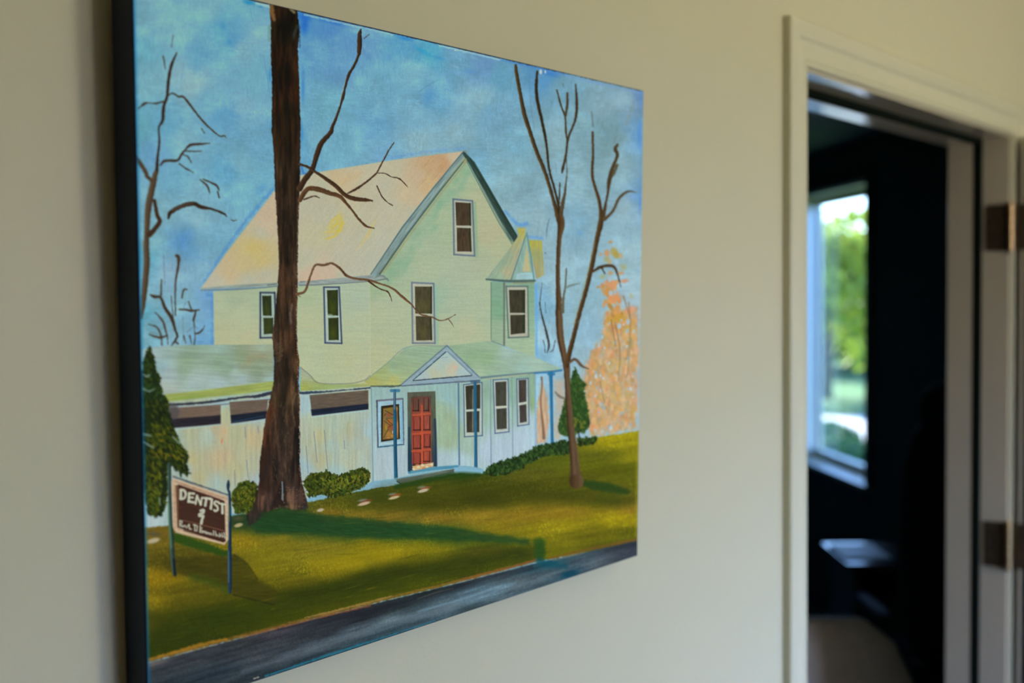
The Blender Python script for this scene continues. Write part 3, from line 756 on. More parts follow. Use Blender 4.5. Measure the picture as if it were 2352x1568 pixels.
for k in range(60):
    t = r_.random(); x = 1066 - 195 * t; y = 372 + 262 * t
    dab(x + r_.uniform(4, 34) + 6 * t, y + r_.uniform(4, 26), r_.uniform(10, 20), r_.uniform(6, 10), 2.2, ['7caa90', '74a88c', '84ac90'][k % 3], None, r_.uniform(.12, .4), .9)
# ---- main roof
ROOF = [(460,671),(524,582),(630,444),(694,407),(744,398),(900,372),(1069,350),(1000,440),(930,533),(848,645),(640,660)]
rooff = field([(1040,365,'c4b090'),(1020,376,'b98452'),(985,392,'be9462'),(1005,365,'b88c60'),(960,410,'c0a480'),(985,430,'c4a06c'),(940,450,'c4b088'),(900,390,'b8b092'),(880,430,'b4b298'),(900,480,'b4b298'),(950,500,'b0b29a'),
 (640,480,'c4ac8c'),(620,520,'c8b090'),(585,575,'c4ac58'),(600,600,'c0ac62'),(560,610,'c2ac70'),(530,630,'c0aa7c'),(500,655,'b4b4a0'),(570,655,'b0b4a0'),(610,640,'b0b29a'),(600,540,'b4b298'),(620,500,'c0a484'),
 (740,440,'b2b298'),(780,412,'c4aa7c'),(800,390,'c0b08c'),(850,400,'bab294'),(740,500,'b2b296'),(730,540,'b4b48e'),(780,600,'b0b29a'),(850,560,'b0b29a'),(820,520,'b2b294'),(720,636,'c4a890'),(760,630,'c4ac94'),(700,600,'b0b49a'),
 (860,600,'aeb4a0'),(800,640,'b0b6a2'),(880,560,'aeb49e'),(700,480,'b2b298'),(960,470,'c0ac84')], 3.2, 7)
fill(ROOF, toned(rooff, 'b4b8a8', .35), P_ROOF, soft=2.5, grain=.02, gdir=2.2, gs=(4, 30))
for k in range(26):
    t = k / 25
    stroke([(735 + r_.uniform(0, 20) + 20 * t, 562 - r_.uniform(0, 20) - 30 * t, 1), (765 + r_.uniform(-8, 22), 532 - r_.uniform(-10, 30), 2.5), (786 + r_.uniform(-10, 12), 500 + r_.uniform(-10, 30), 1)], ['c8b840', 'c4b850', 'bcae60'][k % 3], None, alpha=.4, soft=2)
stroke([(748,556,2),(772,545,4),(790,515,2)], 'ccb82c', None, alpha=.75, soft=2.5)
for k in range(8): stroke([(815 + 4 * k, 585 - 6 * k, 1), (850 + 2 * k, 548 - 6 * k, 3)], 'c4b45c', None, alpha=.3, soft=2.5)
for k in range(12): stroke([(785 + 3 * k, 428 - k, 1), (800 + 3 * k, 400 + r_.uniform(-6, 6), 2)], 'c4a468', None, alpha=.35, soft=2)
for k in range(40):
    x = r_.uniform(960, 1040); y = r_.uniform(362, 430)
    if y > 350 + (1069 - x) * 1.0 + 40: continue
    stroke([(x, y, 1), (x + 12, y - 12, 2)], ['b07c4c', 'c09060', 'c8a070'][k % 3], None, alpha=.25, soft=2)
# eaves and fascia
stroke([(462,670,3),(560,664,8),(632,660,8),(640,659,8)], '8a9c94', P_ROOF, soft=2, c2=None, grain=.15)
stroke([(688,658,9),(760,652,10),(850,644,12),(880,642,10)], '8c9c9a', P_ROOF, soft=2, grain=.15)
stroke([(462,674,2),(540,672,2.5),(600,668,2),(635,664,2)], '55666a', None, alpha=.8)
stroke([(688,662,2.5),(740,660,2.5),(850,652,2.5),(890,646,3)], '5a6a74', None, alpha=.8)
stroke([(615,661,3),(634,659,3)], '4a5c60', None, alpha=.6)
stroke([(690,654,3),(700,653,2)], '4a5c60', None, alpha=.6)
stroke([(1068,354,11),(1000,440,15),(930,532,17),(862,637,15)], '7a9494', P_ROOF, soft=2, grain=.2, gdir=2.2, curve=False)
stroke([(1064,352,2.5),(995,437,3),(924,528,3),(852,636,2.5)], '4a666c', None, alpha=.85, curve=False)
stroke([(1071,366,3),(1008,446,4),(938,540,4),(872,636,4)], '45584c', None, alpha=.85, curve=False)
stroke([(1076,368,3),(1014,448,4),(944,542,4),(880,632,4)], '9a8c62', None, alpha=.5, curve=False, soft=3)
stroke([(1066,362,2),(1002,444,2.5),(932,536,3)], 'a8b4a8', None, alpha=.5, curve=False)
stroke([(868,640,5),(880,640,4),(892,650,4)], '6a7c74', None, alpha=.7)
stroke([(1066,356,7),(1085,380,13),(1130,462,17),(1178,548,19),(1186,560,14)], '2f4640', P_ROOF, soft=2.2, grain=.25, gdir=1.05, curve=False)
stroke([(1070,372,3),(1110,440,3.5),(1150,515,4),(1180,562,3)], '88a8a0', None, alpha=.55, curve=False)
stroke([(1068,366,2),(1106,440,2.5),(1146,516,3),(1177,566,2.5)], '4f7468', None, alpha=.8, curve=False)
stroke([(1080,368,3),(1130,452,4),(1186,546,5)], '22342c', None, alpha=.7, curve=False)
for x, y in ((1068,374),): dab(x, y, 4, 8, .3, 'a09468', None, .7)

# ---- dormer / tower on the right
fill([(1127,652),(1160,655),(1160,800),(1129,790)], field([(1140,670,'7ca48c'),(1150,720,'78a488'),(1140,760,'90ac94'),(1150,790,'90ac94')], 3, 4), P_TOWER, grain=.06)
fill([(1158,655),(1227,651),(1229,828),(1160,801)], field([(1165,670,'84a894'),(1220,680,'7ca48c'),(1222,740,'86ac94'),(1190,795,'98b498'),(1215,805,'9cb89c'),(1170,790,'98b49c')], 3, 4), P_TOWER, grain=.06)
fill([(1187,528),(1207,528),(1206,560),(1192,548)], 'a8a85c', P_TOWER, soft=2.5, grain=.1)
fill([(1117,646),(1178,565),(1191,546),(1207,535),(1174,650)], field([(1130,640,'8aa490'),(1150,610,'88a48c'),(1170,590,'8cA48c'),(1165,630,'aaa888'),(1150,640,'90b098'),(1190,560,'a0a478'),(1198,545,'a8a860'),(1185,590,'a4a484')], 3, 3), P_TOWER, grain=.08, gdir=2)
fill([(1214,556),(1245,557),(1250,637),(1232,646),(1219,580)], field([(1220,562,'a4a44c'),(1240,562,'a8a858'),(1232,590,'94a070'),(1240,620,'9aa478'),(1228,620,'a09468')], 3, 3), P_TOWER, grain=.08, gdir=1.5)
fill([(1209,533),(1228,650),(1174,651)], '84aaa0', P_TOWER, grain=.08, gdir=1.5)
fill([(1210,566),(1219,629),(1200,629)], 'b0b088', P_TOWER, soft=2.5)
fill([(1188,633),(1224,631),(1226,646),(1184,647)], '98bec6', P_TOWER, soft=3, grain=.1)
stroke([(1208,545,2),(1190,600,3),(1174,648,3)], '5f7474', None, alpha=.8, curve=False)
stroke([(1210,540,3),(1219,590,4),(1226,646,3)], '54807c', None, alpha=.7, curve=False)
stroke([(1117,647,4),(1170,651,6),(1228,650,5)], '4a6460', P_TOWER, soft=2)
stroke([(1180,656,3),(1226,654,2.5)], '8a7c58', None, alpha=.6, soft=2)
stroke([(1158,656,5),(1158,720,4),(1158,797,4.5)], '626a62', None, alpha=.85)
stroke([(1128,654,2),(1128,786,2)], '567468', None, alpha=.8)
stroke([(1129,789,2),(1158,800,2)], '5a7c78', None, alpha=.8)


def pane_window(outer, panes, name='painted_window', line='5c6f80', trim='aab0a0', glass='453f2c', edge='20301e', glow=None, shade=None, lw=3.0):
    pid = part(name, P_HOUSE)
    if shade:
        stroke([(outer[1][0] + 5, outer[1][1] + 6, 8), (outer[2][0] + 5, outer[2][1], 8)], shade, None, alpha=.75, soft=3, curve=False)
    fill(outer, trim, pid, soft=1.8, grain=.06)
    ring = list(outer) + [outer[0]]
    for a, b in zip(ring[:-1], ring[1:]): stroke([(a[0], a[1], lw), (b[0], b[1], lw)], line, pid, soft=1.6, alpha=.9, curve=False)
    for q in panes:
        fill(q, glass, pid, soft=1.8, grain=.22, gdir=1.5, gs=(4, 16))
        if glow:
            cx = (q[0][0] + q[1][0]) / 2; cy = q[2][1] - (q[2][1] - q[0][1]) * .3
            dab(cx, cy, (q[1][0] - q[0][0]) * .35, (q[2][1] - q[0][1]) * .35, 0, glow, None, .55, 1.0)
        if edge: stroke([(q[1][0] - 1.5, q[1][1] + 1, 3.5), (q[2][0] - 1.5, q[2][1] - 1, 3.5)], edge, None, alpha=.8, soft=2, curve=False)
    return pid


pane_window([(1041,462),(1085,466),(1090,593),(1043,590)], [[(1046,469),(1081,471),(1082,523),(1048,523)],[(1049,528),(1081,529),(1083,583),(1050,583)]], glass='453a2a', shade='84aa88', line='5c6f80', lw=4)
pane_window([(946,655),(996,657),(999,794),(948,794)], [[(953,664),(992,664),(992,726),(954,726)],[(955,732),(991,733),(992.5,787),(956,788)]], glass='47442e', glow='565a30', shade='88b4a0', line='66788a', lw=4)
pane_window([(1163,663),(1212,663),(1214,779),(1168,781)], [[(1169,671),(1206,671),(1206,724),(1171,724)],[(1172,729),(1206,728),(1206,770),(1173,774)]], glass='38382a', line='56706c', lw=3.5)
pane_window([(598,679),(631,679),(634,782),(598,783)], [[(602,686),(623,686),(624,732),(604,732)],[(605,737),(627,737),(627,773),(606,775)]], glass='30391c', glow='3c4a18', line='283450', trim='9cb4ac', lw=4)
pane_window([(744,666),(779,666),(785,795),(747,794)], [[(751,673),(776,672),(776.5,731),(753,731)],[(754,737),(777,736),(778,787),(755,788)]], glass='2e3818', glow='4a5a14', line='3a4a66', trim='a4bab2', lw=4)
dab(757, 730, 8, 3, 0, 'a8c4bc', None, .5)

# ---- lower wing
WROOF = [(320,812),(345,806),(400,800),(628,798),(628,905),(384,934),(330,934)]
fill(WROOF, field([(350,820,'98b4b8'),(400,812,'90b0ac'),(500,808,'90b0a8'),(600,805,'94ac9c'),(430,830,'82a088'),(500,835,'80a088'),(560,825,'829c80'),(600,825,'8c9072'),(570,830,'8c9074'),(430,850,'84a28c'),(520,855,'80a08c'),(590,860,'7c9480'),(600,850,'849c84'),
 (390,865,'9cb4b8'),(450,880,'9cb8b8'),(500,890,'9cb8bc'),(560,880,'98b4b8'),(610,885,'94b4b4'),(390,900,'a0b4b0'),(370,850,'8cb0b8'),(540,868,'98b4b0')], 3, 10), P_WROOF, grain=.1, gdir=.05, gs=(3, 50))
stroke([(385,921,18),(460,913,18),(560,901,20),(628,892,20)], '90a45a', P_WROOF, soft=4, grain=.14, gdir=-.1, gs=(3, 40))
stroke([(400,924,6),(470,916,5)], '7a9c48', None, alpha=.6, soft=4)
fill([(690,848),(732,886),(760,889),(850,886),(905,880),(900,896),(690,906)], field([(700,870,'9aa88c'),(700,895,'98a858'),(740,893,'90a868'),(800,890,'94ac74'),(850,888,'a0ac70'),(890,884,'a8ac68'),(705,860,'98ac9c')], 3, 4), P_WROOF, soft=2.5, grain=.08)
stroke([(690,850,2),(712,868,2.5),(733,886,2.5),(800,887,2),(835,880,2),(850,868,1.5)], '7a8070', None, alpha=.75)
WING = [(330,936),(384,932),(628,906),(690,905),(852,893),(856,1112),(700,1150),(560,1180),(380,1214),(330,1218)]
wingf = field([(400,1010,'98b4b0'),(440,1000,'a4b094'),(440,1060,'a8ac84'),(455,1100,'a8ac88'),(480,1010,'a0b8ac'),(505,1000,'b4aa88'),(510,1060,'b0a888'),(520,960,'a8b494'),(518,935,'98b8b4'),(545,1010,'a4b090'),(545,1080,'a8b08c'),
 (580,1010,'b0ac8a'),(590,960,'a0b8b4'),(575,1080,'a4b098'),(430,1130,'9cb8bc'),(500,1120,'9cb8b4'),(590,1110,'98b0b8'),(340,1000,'8cb0bc'),(420,1080,'98b4b8'),(350,1190,'a4c0c8'),(400,1200,'98b8bc'),(600,1150,'a0b8bc'),
 (700,940,'9cbcc4'),(700,1000,'a4b4a4'),(720,970,'a4b8a4'),(735,1010,'a8b08c'),(735,1060,'a8b090'),(760,1030,'9cb8b0'),(800,1000,'a4b098'),(800,1060,'a4b4a0'),(830,1020,'a0b4a8'),(835,1070,'a0b8b0'),(770,980,'a0b8a8'),(700,1080,'98b8c0'),(770,1090,'98b8b8'),(850,1000,'98b8c0')], 3.2, 6)
fill(WING, wingf, P_WING, grain=.07, gdir=1.57, gs=(4, 60))
for k in range(90):
    x = r_.choice([r_.uniform(400, 600), r_.uniform(695, 848)]); y = r_.uniform(985, 1110)
    dab(x, y, r_.uniform(10, 34), r_.uniform(1.2, 4), 1.57, ['b0b088', '98b8bc', 'b4ac84', 'a4bcb8', 'a8b490'][r_.integers(5)], None, r_.uniform(.1, .35), .9)
dab(510, 1019, 7, 2.2, 1.8, 'c88850', None, .85); dab(518, 998, 5, 2, 1.7, 'c09c70', None, .6)
stroke([(380,937,6),(440,934,6),(490,929,6),(560,919,5),(590,917,7),(626,908,8)], '22283a', None, soft=2.2, alpha=.9, rough=1)
stroke([(390,944,4),(470,938,4),(560,929,5),(622,921,4)], '94b8cc', None, soft=2, alpha=.85, rough=1)
stroke([(390,948,2),(500,937,1.5),(620,924,2)], '2a2a34', None, soft=1.6, alpha=.7)
stroke([(690,909,5),(710,908,6),(760,905,3),(850,897,3),(905,893,3)], '1e2c44', None, soft=2, alpha=.85, rough=1)
for outer, split, c1, c2 in (([(391,944),(507,936),(507,981),(394,991)], [(393,969),(507,960)], '6c6054', '25232b'),
                             ([(527,930),(616,923),(611,968),(531,979)], [(529.6,960),(613,950)], '645a50', '1c2230'),
                             ([(711,914),(846,902),(846,946),(717,961)], [(714,947),(846,933)], '5d554a', '182030')):
    pid = part('painted_window', P_HOUSE)
    fill(outer, c1, pid, soft=2.4, grain=.14, gdir=-.08, gs=(2, 18))
    fill([split[0], split[1], outer[2], outer[3]], c2, pid, soft=3, grain=.2, gdir=-.1)
stroke([(398,992,4),(450,988,4),(508,981,3)], 'a0c0c4', None, alpha=.7)
stroke([(531,982,3),(570,977,4),(612,969,3)], '9cc0d0', None, alpha=.7)
stroke([(717,964,3),(780,956,4),(846,948,3)], 'a0c4c8', None, alpha=.7)
stroke([(533,976,3),(560,971,3),(605,962,2)], '22507c', None, alpha=.5)
stroke([(717,958,4),(760,952,4),(840,938,3)], '1a2c48', None, alpha=.6)
stroke([(328,955,38),(392,953,40)], '4a4a50', None, alpha=.7, soft=6, curve=False)
stroke([(328,980,14),(392,980,16)], '25262c', None, alpha=.7, soft=6, curve=False)
for a, b in (((562.8,987),(564,1012)),((566.6,1063),(570.4,1104)),((538.5,1086),(540.3,1122)),((703,1030),(708,1094)),((721,997),(728.6,1068)),((745,994),(752.8,1084)),((791,1018),(792,1036)),((592,985),(594,1000))):
    stroke([(a[0], a[1], 1.6), (b[0], b[1], 1.6)], '6a7c8c', None, alpha=.8, soft=1.5, curve=False)
stroke([(800,975,2),(797,1000,1.5)], 'a09c50', None, alpha=.5)

# ---- porch: front wall
PORCHW = [(851,895),(1000,884),(1100,872),(1230,862),(1230,1040),(1115,1092),(1048,1080),(905,1108),(856,1114)]
fill(PORCHW, field([(860,910,'90b4b4'),(870,1060,'a0bcc4'),(900,1060,'a0bcc8'),(860,980,'98b8bc'),(930,920,'90b4b4'),(932,1000,'98b8bc'),(1020,900,'8cb4b4'),(1030,920,'88b4b8'),(1015,940,'94b49c'),(1035,970,'90ac90'),(1030,1020,'90ac90'),(1040,1000,'90b094'),(1020,1060,'a0bec8'),(1060,900,'90b4b0'),(1060,960,'90b4b8'),(1075,1030,'94b4a8'),(1060,1060,'a4c4d0'),
 (1115,900,'88ac9c'),(1120,950,'90b4a4'),(1120,1040,'a4c0d0'),(1150,1040,'a4c0d0'),(1180,900,'84ac9c'),(1180,960,'94b8b0'),(1200,1010,'a4c0d0'),(1222,900,'84a890'),(1222,930,'80a484'),(1222,970,'a0c0cc'),(1218,1010,'a4c4d4')], 3.2, 6), P_HOUSE, grain=.06, gdir=1.57, gs=(4, 40))
for k in range(36):
    dab(r_.uniform(1010, 1225), r_.uniform(900, 1050), r_.uniform(5, 16), r_.uniform(2, 5), r_.uniform(0, 1.6), ['8cac8c', '98b8a0', 'a8c8d4', '94b4b0'][r_.integers(4)], None, r_.uniform(.1, .35), .9)
stroke([(853,896,2.5),(855,1000,2.5),(857,1112,3)], '6a98a8', None, alpha=.8)
stroke([(1053,884,4),(1054,980,3.5),(1055,1072,4)], '467088', None, alpha=.85)
stroke([(1049,890,2),(1050,1000,1.5)], '9cc0c8', None, alpha=.6)
stroke([(1127,873,2),(1127,970,2),(1128,1068,3)], '6c8ca0', None, alpha=.85)
stroke([(1176,870,2),(1177,950,2),(1178,1054,2)], '6c8c98', None, alpha=.8)
stroke([(1230,868,2.5),(1230,950,2.5),(1230,1036,2.5)], '78a8d0', None, alpha=.8)
pane_window([(1065,889),(1107,884),(1108,1005),(1067,1008)], [[(1069,892),(1103,888),(1103,943),(1071,946)],[(1071,951),(1101,949),(1101,997),(1072,998)]], glass='343428', glow='4c4634', line='46607c', trim='a8bcb4', edge=None, lw=2.6)
stroke([(1086,900,2.5),(1086,995,3)], '9cb0ac', None, alpha=.5)
pane_window([(1133,878),(1167,876),(1169,996),(1137,1000)], [[(1137.5,883),(1163,881),(1163,937),(1139,938)],[(1140,944),(1163.5,942),(1164,989),(1141,991)]], glass='3c3e36', glow='46483c', line='48628a', trim='aabcb8', edge=None, lw=2.6)
pane_window([(1187,876),(1213,874),(1215,979),(1189,983)], [[(1191,878),(1209,877),(1209,927),(1192,930)],[(1192.5,936),(1209,933),(1210,973),(1194,976)]], glass='3e3c38', glow='463c34', line='48628a', trim='aabcb8', edge=None, lw=2.6)
for a, b in (((1138,940,3),(1165,938,3)),((1191,934,3),(1210,929,3)),((1071,948,3),(1103,946,3))): stroke([a, b], 'b8c4b4', None, alpha=.9, curve=False)
# stained glass window
pid = part('painted_stained_glass_window', P_HOUSE)
SG = lambda X, Y: (850 + X / 7.13, 890 + Y / 7.13)
fill([SG(108,255), SG(535,222), SG(552,965), SG(128,1018)], '94bccc', pid, grain=.1)
for a, b, c, w_ in ((SG(108,258), SG(535,225), '606474', 4), (SG(112,258), SG(132,1000), '4a4e5c', 3.5), (SG(128,1014), SG(552,968), '2f5c78', 3), (SG(538,225), SG(552,960), '506078', 3)):
    stroke([(a[0], a[1], w_), (b[0], b[1], w_)], c, pid, alpha=.9, curve=False, rough=.6)
stroke([SG(150,290) + (3,), SG(140,600) + (4,), SG(155,900) + (3,)], '8cc4dc', None, alpha=.7)
stroke([SG(505,290) + (4,), SG(515,600) + (5,), SG(520,930) + (4,)], '6cacc8', None, alpha=.7)
stroke([SG(180,960) + (3,), SG(400,945) + (3,)], 'b4ccd0', None, alpha=.7)
fill([SG(182,345), SG(475,310), SG(492,880), SG(180,930)], '2c2414', pid, soft=1.6)
fill([SG(215,385), SG(450,350), SG(465,870), SG(205,890)], '7c6436', pid, soft=2)
for X, Y, rx, ry, an, c in [(300,400,60,22,-.3,'7c7420'),(310,490,60,40,0,'84503a'),(250,440,30,14,.5,'7c6c44'),(325,590,60,40,.6,'a0602c'),(340,690,50,60,0,'8c5038'),(262,690,16,60,0,'a08c28'),(440,390,14,40,0,'a87820'),(448,700,16,140,0,'b87c48'),(300,800,50,50,-.8,'a07838'),
 (235,800,20,80,0,'7c6c3c'),(280,660,20,30,0,'8c6838'),(360,830,26,30,0,'b88438'),(370,770,8,34,0,'a4b4b0'),(250,560,18,60,0,'746840'),(300,860,40,14,0,'a87c54')]:
    x, y = SG(X, Y); dab(x, y, rx / 7.13, ry / 7.13, an, c, None, .85, .6)
for a, b, c in (((250,420),(380,490),'3a3018'),((270,560),(370,650),'44401c'),((240,590),(330,660),'503c24'),((300,720),(220,860),'4c3c1c'),((270,545),(380,540),'385038'),((300,690),(390,640),'5c3420'),((230,500),(260,470),'3c3418')):
    a, b = SG(*a), SG(*b); stroke([(a[0], a[1], 1.8), (b[0], b[1], 1.8)], c, None, alpha=.85, curve=False)
# red door
fill([SG(612,120), SG(1070,100), SG(1092,1320), SG(620,1405)], field([(940,915,'54584c'),(970,910,'505448'),(998,912,'54604f'),(938,1000,'4a5a58'),(938,1060,'1e3c4c'),(1000,1000,'465048'),(1001,1060,'2f4048'),(999,950,'505a48')], 3, 3), P_DOOR, grain=.12, gdir=1.57)
stroke([SG(1062,560) + (5,), SG(1072,800) + (5,), SG(1080,1310) + (6,)], '1e3450', None, alpha=.8, soft=2.5)
stroke([SG(640,700) + (5,), SG(640,1000) + (5,), SG(645,1400) + (7,)], '1c3446', None, alpha=.7, soft=2.5)
fill([SG(670,190), SG(1000,175), SG(1005,1260), SG(690,1300)], field([(950,920,'50443a'),(985,916,'524840'),(965,945,'6c4438'),(948,950,'7a4030'),(945,1000,'8c4030'),(968,960,'a04c34'),(968,1010,'a84a30'),(968,1060,'a84a30'),(950,1060,'94402c'),(990,960,'7c4838'),(990,1040,'8a4636'),(980,1070,'b05434')], 3, 3), P_DOOR, grain=.1, gdir=1.57)
for (x0, y0, x1, y1, c) in ((700,220,800,430,'5a4338'),(875,205,965,430,'604a3e'),(705,510,830,745,'8a4638'),(875,495,985,740,'8a4c3c'),(705,815,835,1045,'8a4436'),(880,800,990,1020,'8c4638'),(705,1100,830,1300,'8a4436'),(870,1070,985,1255,'904a38')):
    fill([SG(x0, y0), SG(x1, y0), SG(x1, y1), SG(x0, y1)], c, P_DOOR, soft=2, grain=.16, gdir=1.57, gs=(2, 14))
    stroke([SG(x1 - 8, y0 + 12) + (2.6,), SG(x1 - 6, y1 - 8) + (3.2,)], '331c1a', None, alpha=.75, curve=False)
    stroke([SG(x0 + 5, y1 - 10) + (3,), SG(x1 - 5, y1 - 14) + (3,)], '331a18', None, alpha=.8, curve=False)
    stroke([SG(x0 + 5, y0 + 5) + (2.2,), SG(x0 + 8, y1 - 10) + (2,)], '5c1c18', None, alpha=.7, curve=False)
    stroke([SG(x0 + 5, y0 + 8) + (2,), SG(x1 - 5, y0 + 4) + (2,)], '7c2c20', None, alpha=.6, curve=False)
for a, b in (((700,490),(985,465)),((700,800),(990,770)),((690,1080),(990,1050)),((848,330),(850,1280))):
    a, b = SG(*a), SG(*b); stroke([(a[0], a[1], 4), (b[0], b[1], 4)], 'b0553a', None, alpha=.75, curve=False, rough=.8)
fill([SG(690,1320), SG(1035,1262), SG(1040,1325), SG(715,1415)], 'd0a478', P_DOOR, soft=2, rough=1.5, grain=.15)
for X, Y in ((715,1370),(790,1330),(930,1330),(1010,1290),(860,1305)): dab(*SG(X, Y), 4, 3, .3, 'e0ccb0', None, .8)
for X, Y in ((770,1300),(880,1350)): dab(*SG(X, Y), 5, 2.5, -.2, 'c07c40', None, .7)

# ---- porch roof and pediment
PROOF = [(836,882),(890,838),(936,803),(1026,800),(1127,789),(1160,803),(1229,826),(1289,851),(1288,857),(1230,863),(1104,873),(1060,880),(905,894),(852,893)]
fill(PROOF, field([(880,860,'98ac78'),(850,884,'a4ac68'),(900,878,'a8b070'),(920,845,'90ac8c'),(950,815,'8cac94'),(980,810,'8cac94'),(900,850,'8cac90'),(1060,810,'8cac90'),(1080,830,'86a888'),(1120,830,'84a886'),(1130,800,'8cac94'),(1100,860,'98b49c'),(1150,850,'90b09c'),(1180,830,'90b0a0'),(1200,850,'90b4ac'),(1240,840,'98b8ac'),(1270,850,'90b4a8'),(1170,812,'98b8b4')], 3, 7), P_PORCH, soft=2, grain=.07, gdir=.1, gs=(3, 40))
stroke([(852,893,3),(905,893,4),(930,889,4)], '2c3c3c', None, alpha=.75, soft=2, rough=.8)
stroke([(840,880,2),(890,840,2),(936,803,2),(1024,800,2.5)], '7c9890', None, alpha=.8)
stroke([(1104,873,5),(1150,868,4),(1230,861,4),(1288,856,4)], '5a7884', None, alpha=.9, soft=2)
stroke([(1228,862,4),(1262,860,4),(1290,855,5)], '2a74b0', None, alpha=.8, soft=2)
stroke([(1110,877,2.5),(1210,865,3)], 'b0ac88', None, alpha=.6)
fill([(1026,799),(1104,873),(1100,882),(925,893),(921,889)], '88a4b0', P_PED, grain=.08)
fill([(1026,814),(1083,867),(948,880)], field([(1026,825,'a0bcbc'),(1010,850,'a4bcb4'),(1040,855,'b8b8a0'),(1060,862,'a0bcc0'),(970,872,'a0b8bc'),(1000,865,'acb8a0')], 3, 4), P_PED, soft=2)
dab(1046, 849, 5, 4, 0, 'c8b098', None, .7)
for a, b, c, w_ in (((1026,800),(922,889),'5a7484',3),((1024,814),(949,879),'2f4c60',2.4),((1027,800),(1100,871),'5a7890',3),((1028,813),(1084,866),'6a8898',2.4),((949,880),(1083,868),'30404c',2.6),((924,892),(1102,879),'506478',3)):
    stroke([(a[0], a[1], w_), (b[0], b[1], w_)], c, None, alpha=.9, curve=False, rough=.5)
stroke([(1014,828,1),(1028,826,1.4)], '6a90a0', None, alpha=.7)
stroke([(960,884,4),(1080,874,5)], '86a4b8', None, alpha=.7, soft=3)
# posts
for pts, c, cd in (([(906.5,903,6),(906.5,930,6),(907,960,8),(908,1040,8),(909.5,1104,8.5)], '2a6480', '124462'),
                   ([(1091,884,7),(1091.5,930,7.5),(1092.5,1000,7),(1093,1080,8)], '306a86', '1c5478'),
                   ([(1265,862,9),(1266,900,7),(1267,960,7),(1268.5,1030,7)], '2c749e', '1c6090')):
    pid = part('painted_porch_post', P_HOUSE)
    stroke(pts, c, pid, soft=1.8, c2=cd, grain=.15, gdir=1.57)
stroke([(899,903,7),(916,903,7)], '2c6c94', None, alpha=.8); stroke([(1083,882,6),(1100,881,6)], '405c74', None, alpha=.8); stroke([(1260,864,7),(1272,864,7)], '2a70a0', None, alpha=.8)
stroke([(906,906,3),(906,945,3)], '70788c', None, alpha=.7)
# porch step
stroke([(856,1113,7),(905,1107,7),(960,1094,6),(1048,1077,6),(1105,1084,10)], '74a8bc', None, soft=3, rough=1)
stroke([(940,1090,6),(1000,1080,7),(1050,1076,7)], '2f7ca0', None, alpha=.75, soft=3)
stroke([(1046,1083,11),(1075,1083,12),(1108,1088,9)], '78acc4', P_HOUSE, soft=3)
fill([(908,1105),(1043,1081),(1043,1090),(924,1117)], '55645a', P_HOUSE, soft=2.5, grain=.25, gdir=-.18, gs=(2, 30))
stroke([(912,1110,3),(922,1116,3)], '1e2c2c', None, alpha=.8)

# ---- lawn and road
LAWN = [(330,1218),(385,1212),(530,1190),(600,1180),(700,1160),(760,1147),(850,1128),(905,1119),(960,1108),(1043,1092),(1109,1092),(1200,1072),(1300,1030),(1370,1008),(1480,990),(1480,1246),(1232,1290),(1005,1350),(890,1378),(785,1405),(640,1442),(478,1485),(330,1525)]
lawnf = field([(350,1232,'6a5c1c'),(360,1330,'7a6a10'),(345,1390,'746a12'),(420,1300,'3c3c10'),(480,1290,'484414'),(345,1440,'525010'),(400,1450,'2c3808'),(450,1472,'28340a'),(360,1490,'2c3808'),(420,1380,'545210'),
 (560,1250,'7c7014'),(620,1270,'747014'),(700,1270,'74701a'),(800,1300,'807a10'),(900,1275,'827c10'),(600,1310,'6e6a12'),(680,1335,'5c5a10'),(760,1322,'6c6610'),(640,1245,'74701a'),(760,1265,'74701a'),(850,1262,'787210'),
 (640,1218,'1c4020'),(600,1200,'1e3a20'),(720,1215,'20441e'),(800,1216,'26481c'),(850,1222,'24481e'),(928,1220,'1e4c1e'),(1010,1228,'2c4e18'),(1060,1238,'364e16'),(1150,1246,'3c4c10'),(680,1195,'1e4020'),
 (700,1372,'343c08'),(600,1390,'3a4408'),(500,1420,'2c3a08'),(850,1330,'303a08'),(780,1352,'2c3808'),(640,1420,'3c4608'),(760,1392,'464c08'),(850,1370,'4c5408'),(540,1360,'4a4c0c'),(480,1360,'505010'),(560,1440,'343e08'),
 (1000,1265,'6c6c10'),(960,1285,'5c5c0c'),(1050,1300,'3c4408'),(1130,1270,'4a4c10'),(1000,1310,'343c08'),(960,1335,'4c5408'),(1100,1290,'343c0c'),(1180,1275,'2c380c'),(1150,1300,'485008'),(920,1315,'303808'),
 (760,1180,'6a5c18'),(800,1165,'4a5010'),(860,1145,'3c4a14'),(1000,1130,'4c5010'),(900,1160,'4a4e10'),(1000,1160,'3e420a'),(1100,1110,'40480c'),(1100,1150,'343a08'),(960,1120,'44500f'),(1060,1100,'28420e'),(1200,1090,'4c5014'),(1250,1060,'4e5a10'),
 (1200,1130,'3c4208'),(1300,1130,'444a0a'),(1400,1006,'8a8410'),(1440,1012,'8c8810'),(1380,1050,'545a10'),(1420,1080,'4c5408'),(1462,1050,'7a7a10'),(1460,1150,'4c4c10'),(1400,1150,'40480c'),(1460,1100,'52560c'),
 (830,1188,'6c601a'),(900,1190,'70621c'),(1000,1195,'74641c'),(1100,1190,'80701c'),(1200,1185,'7c6c18'),(1300,1180,'806e18'),(1460,1168,'7c681c'),(1150,1215,'7a7014'),(1300,1210,'827c10'),(1420,1190,'88800c'),(1350,1240,'5a5a0c'),(1440,1222,'4c500c'),
 (1300,1250,'6c6c10'),(1230,1225,'787210'),(1180,1240,'6c6a10'),(1400,1225,'5c5c0c'),(1450,1200,'7c760c'),(1280,1270,'60620c'),(1380,1255,'4c500c')], 3.4, 5, lean=-.06, stretch=3.2)


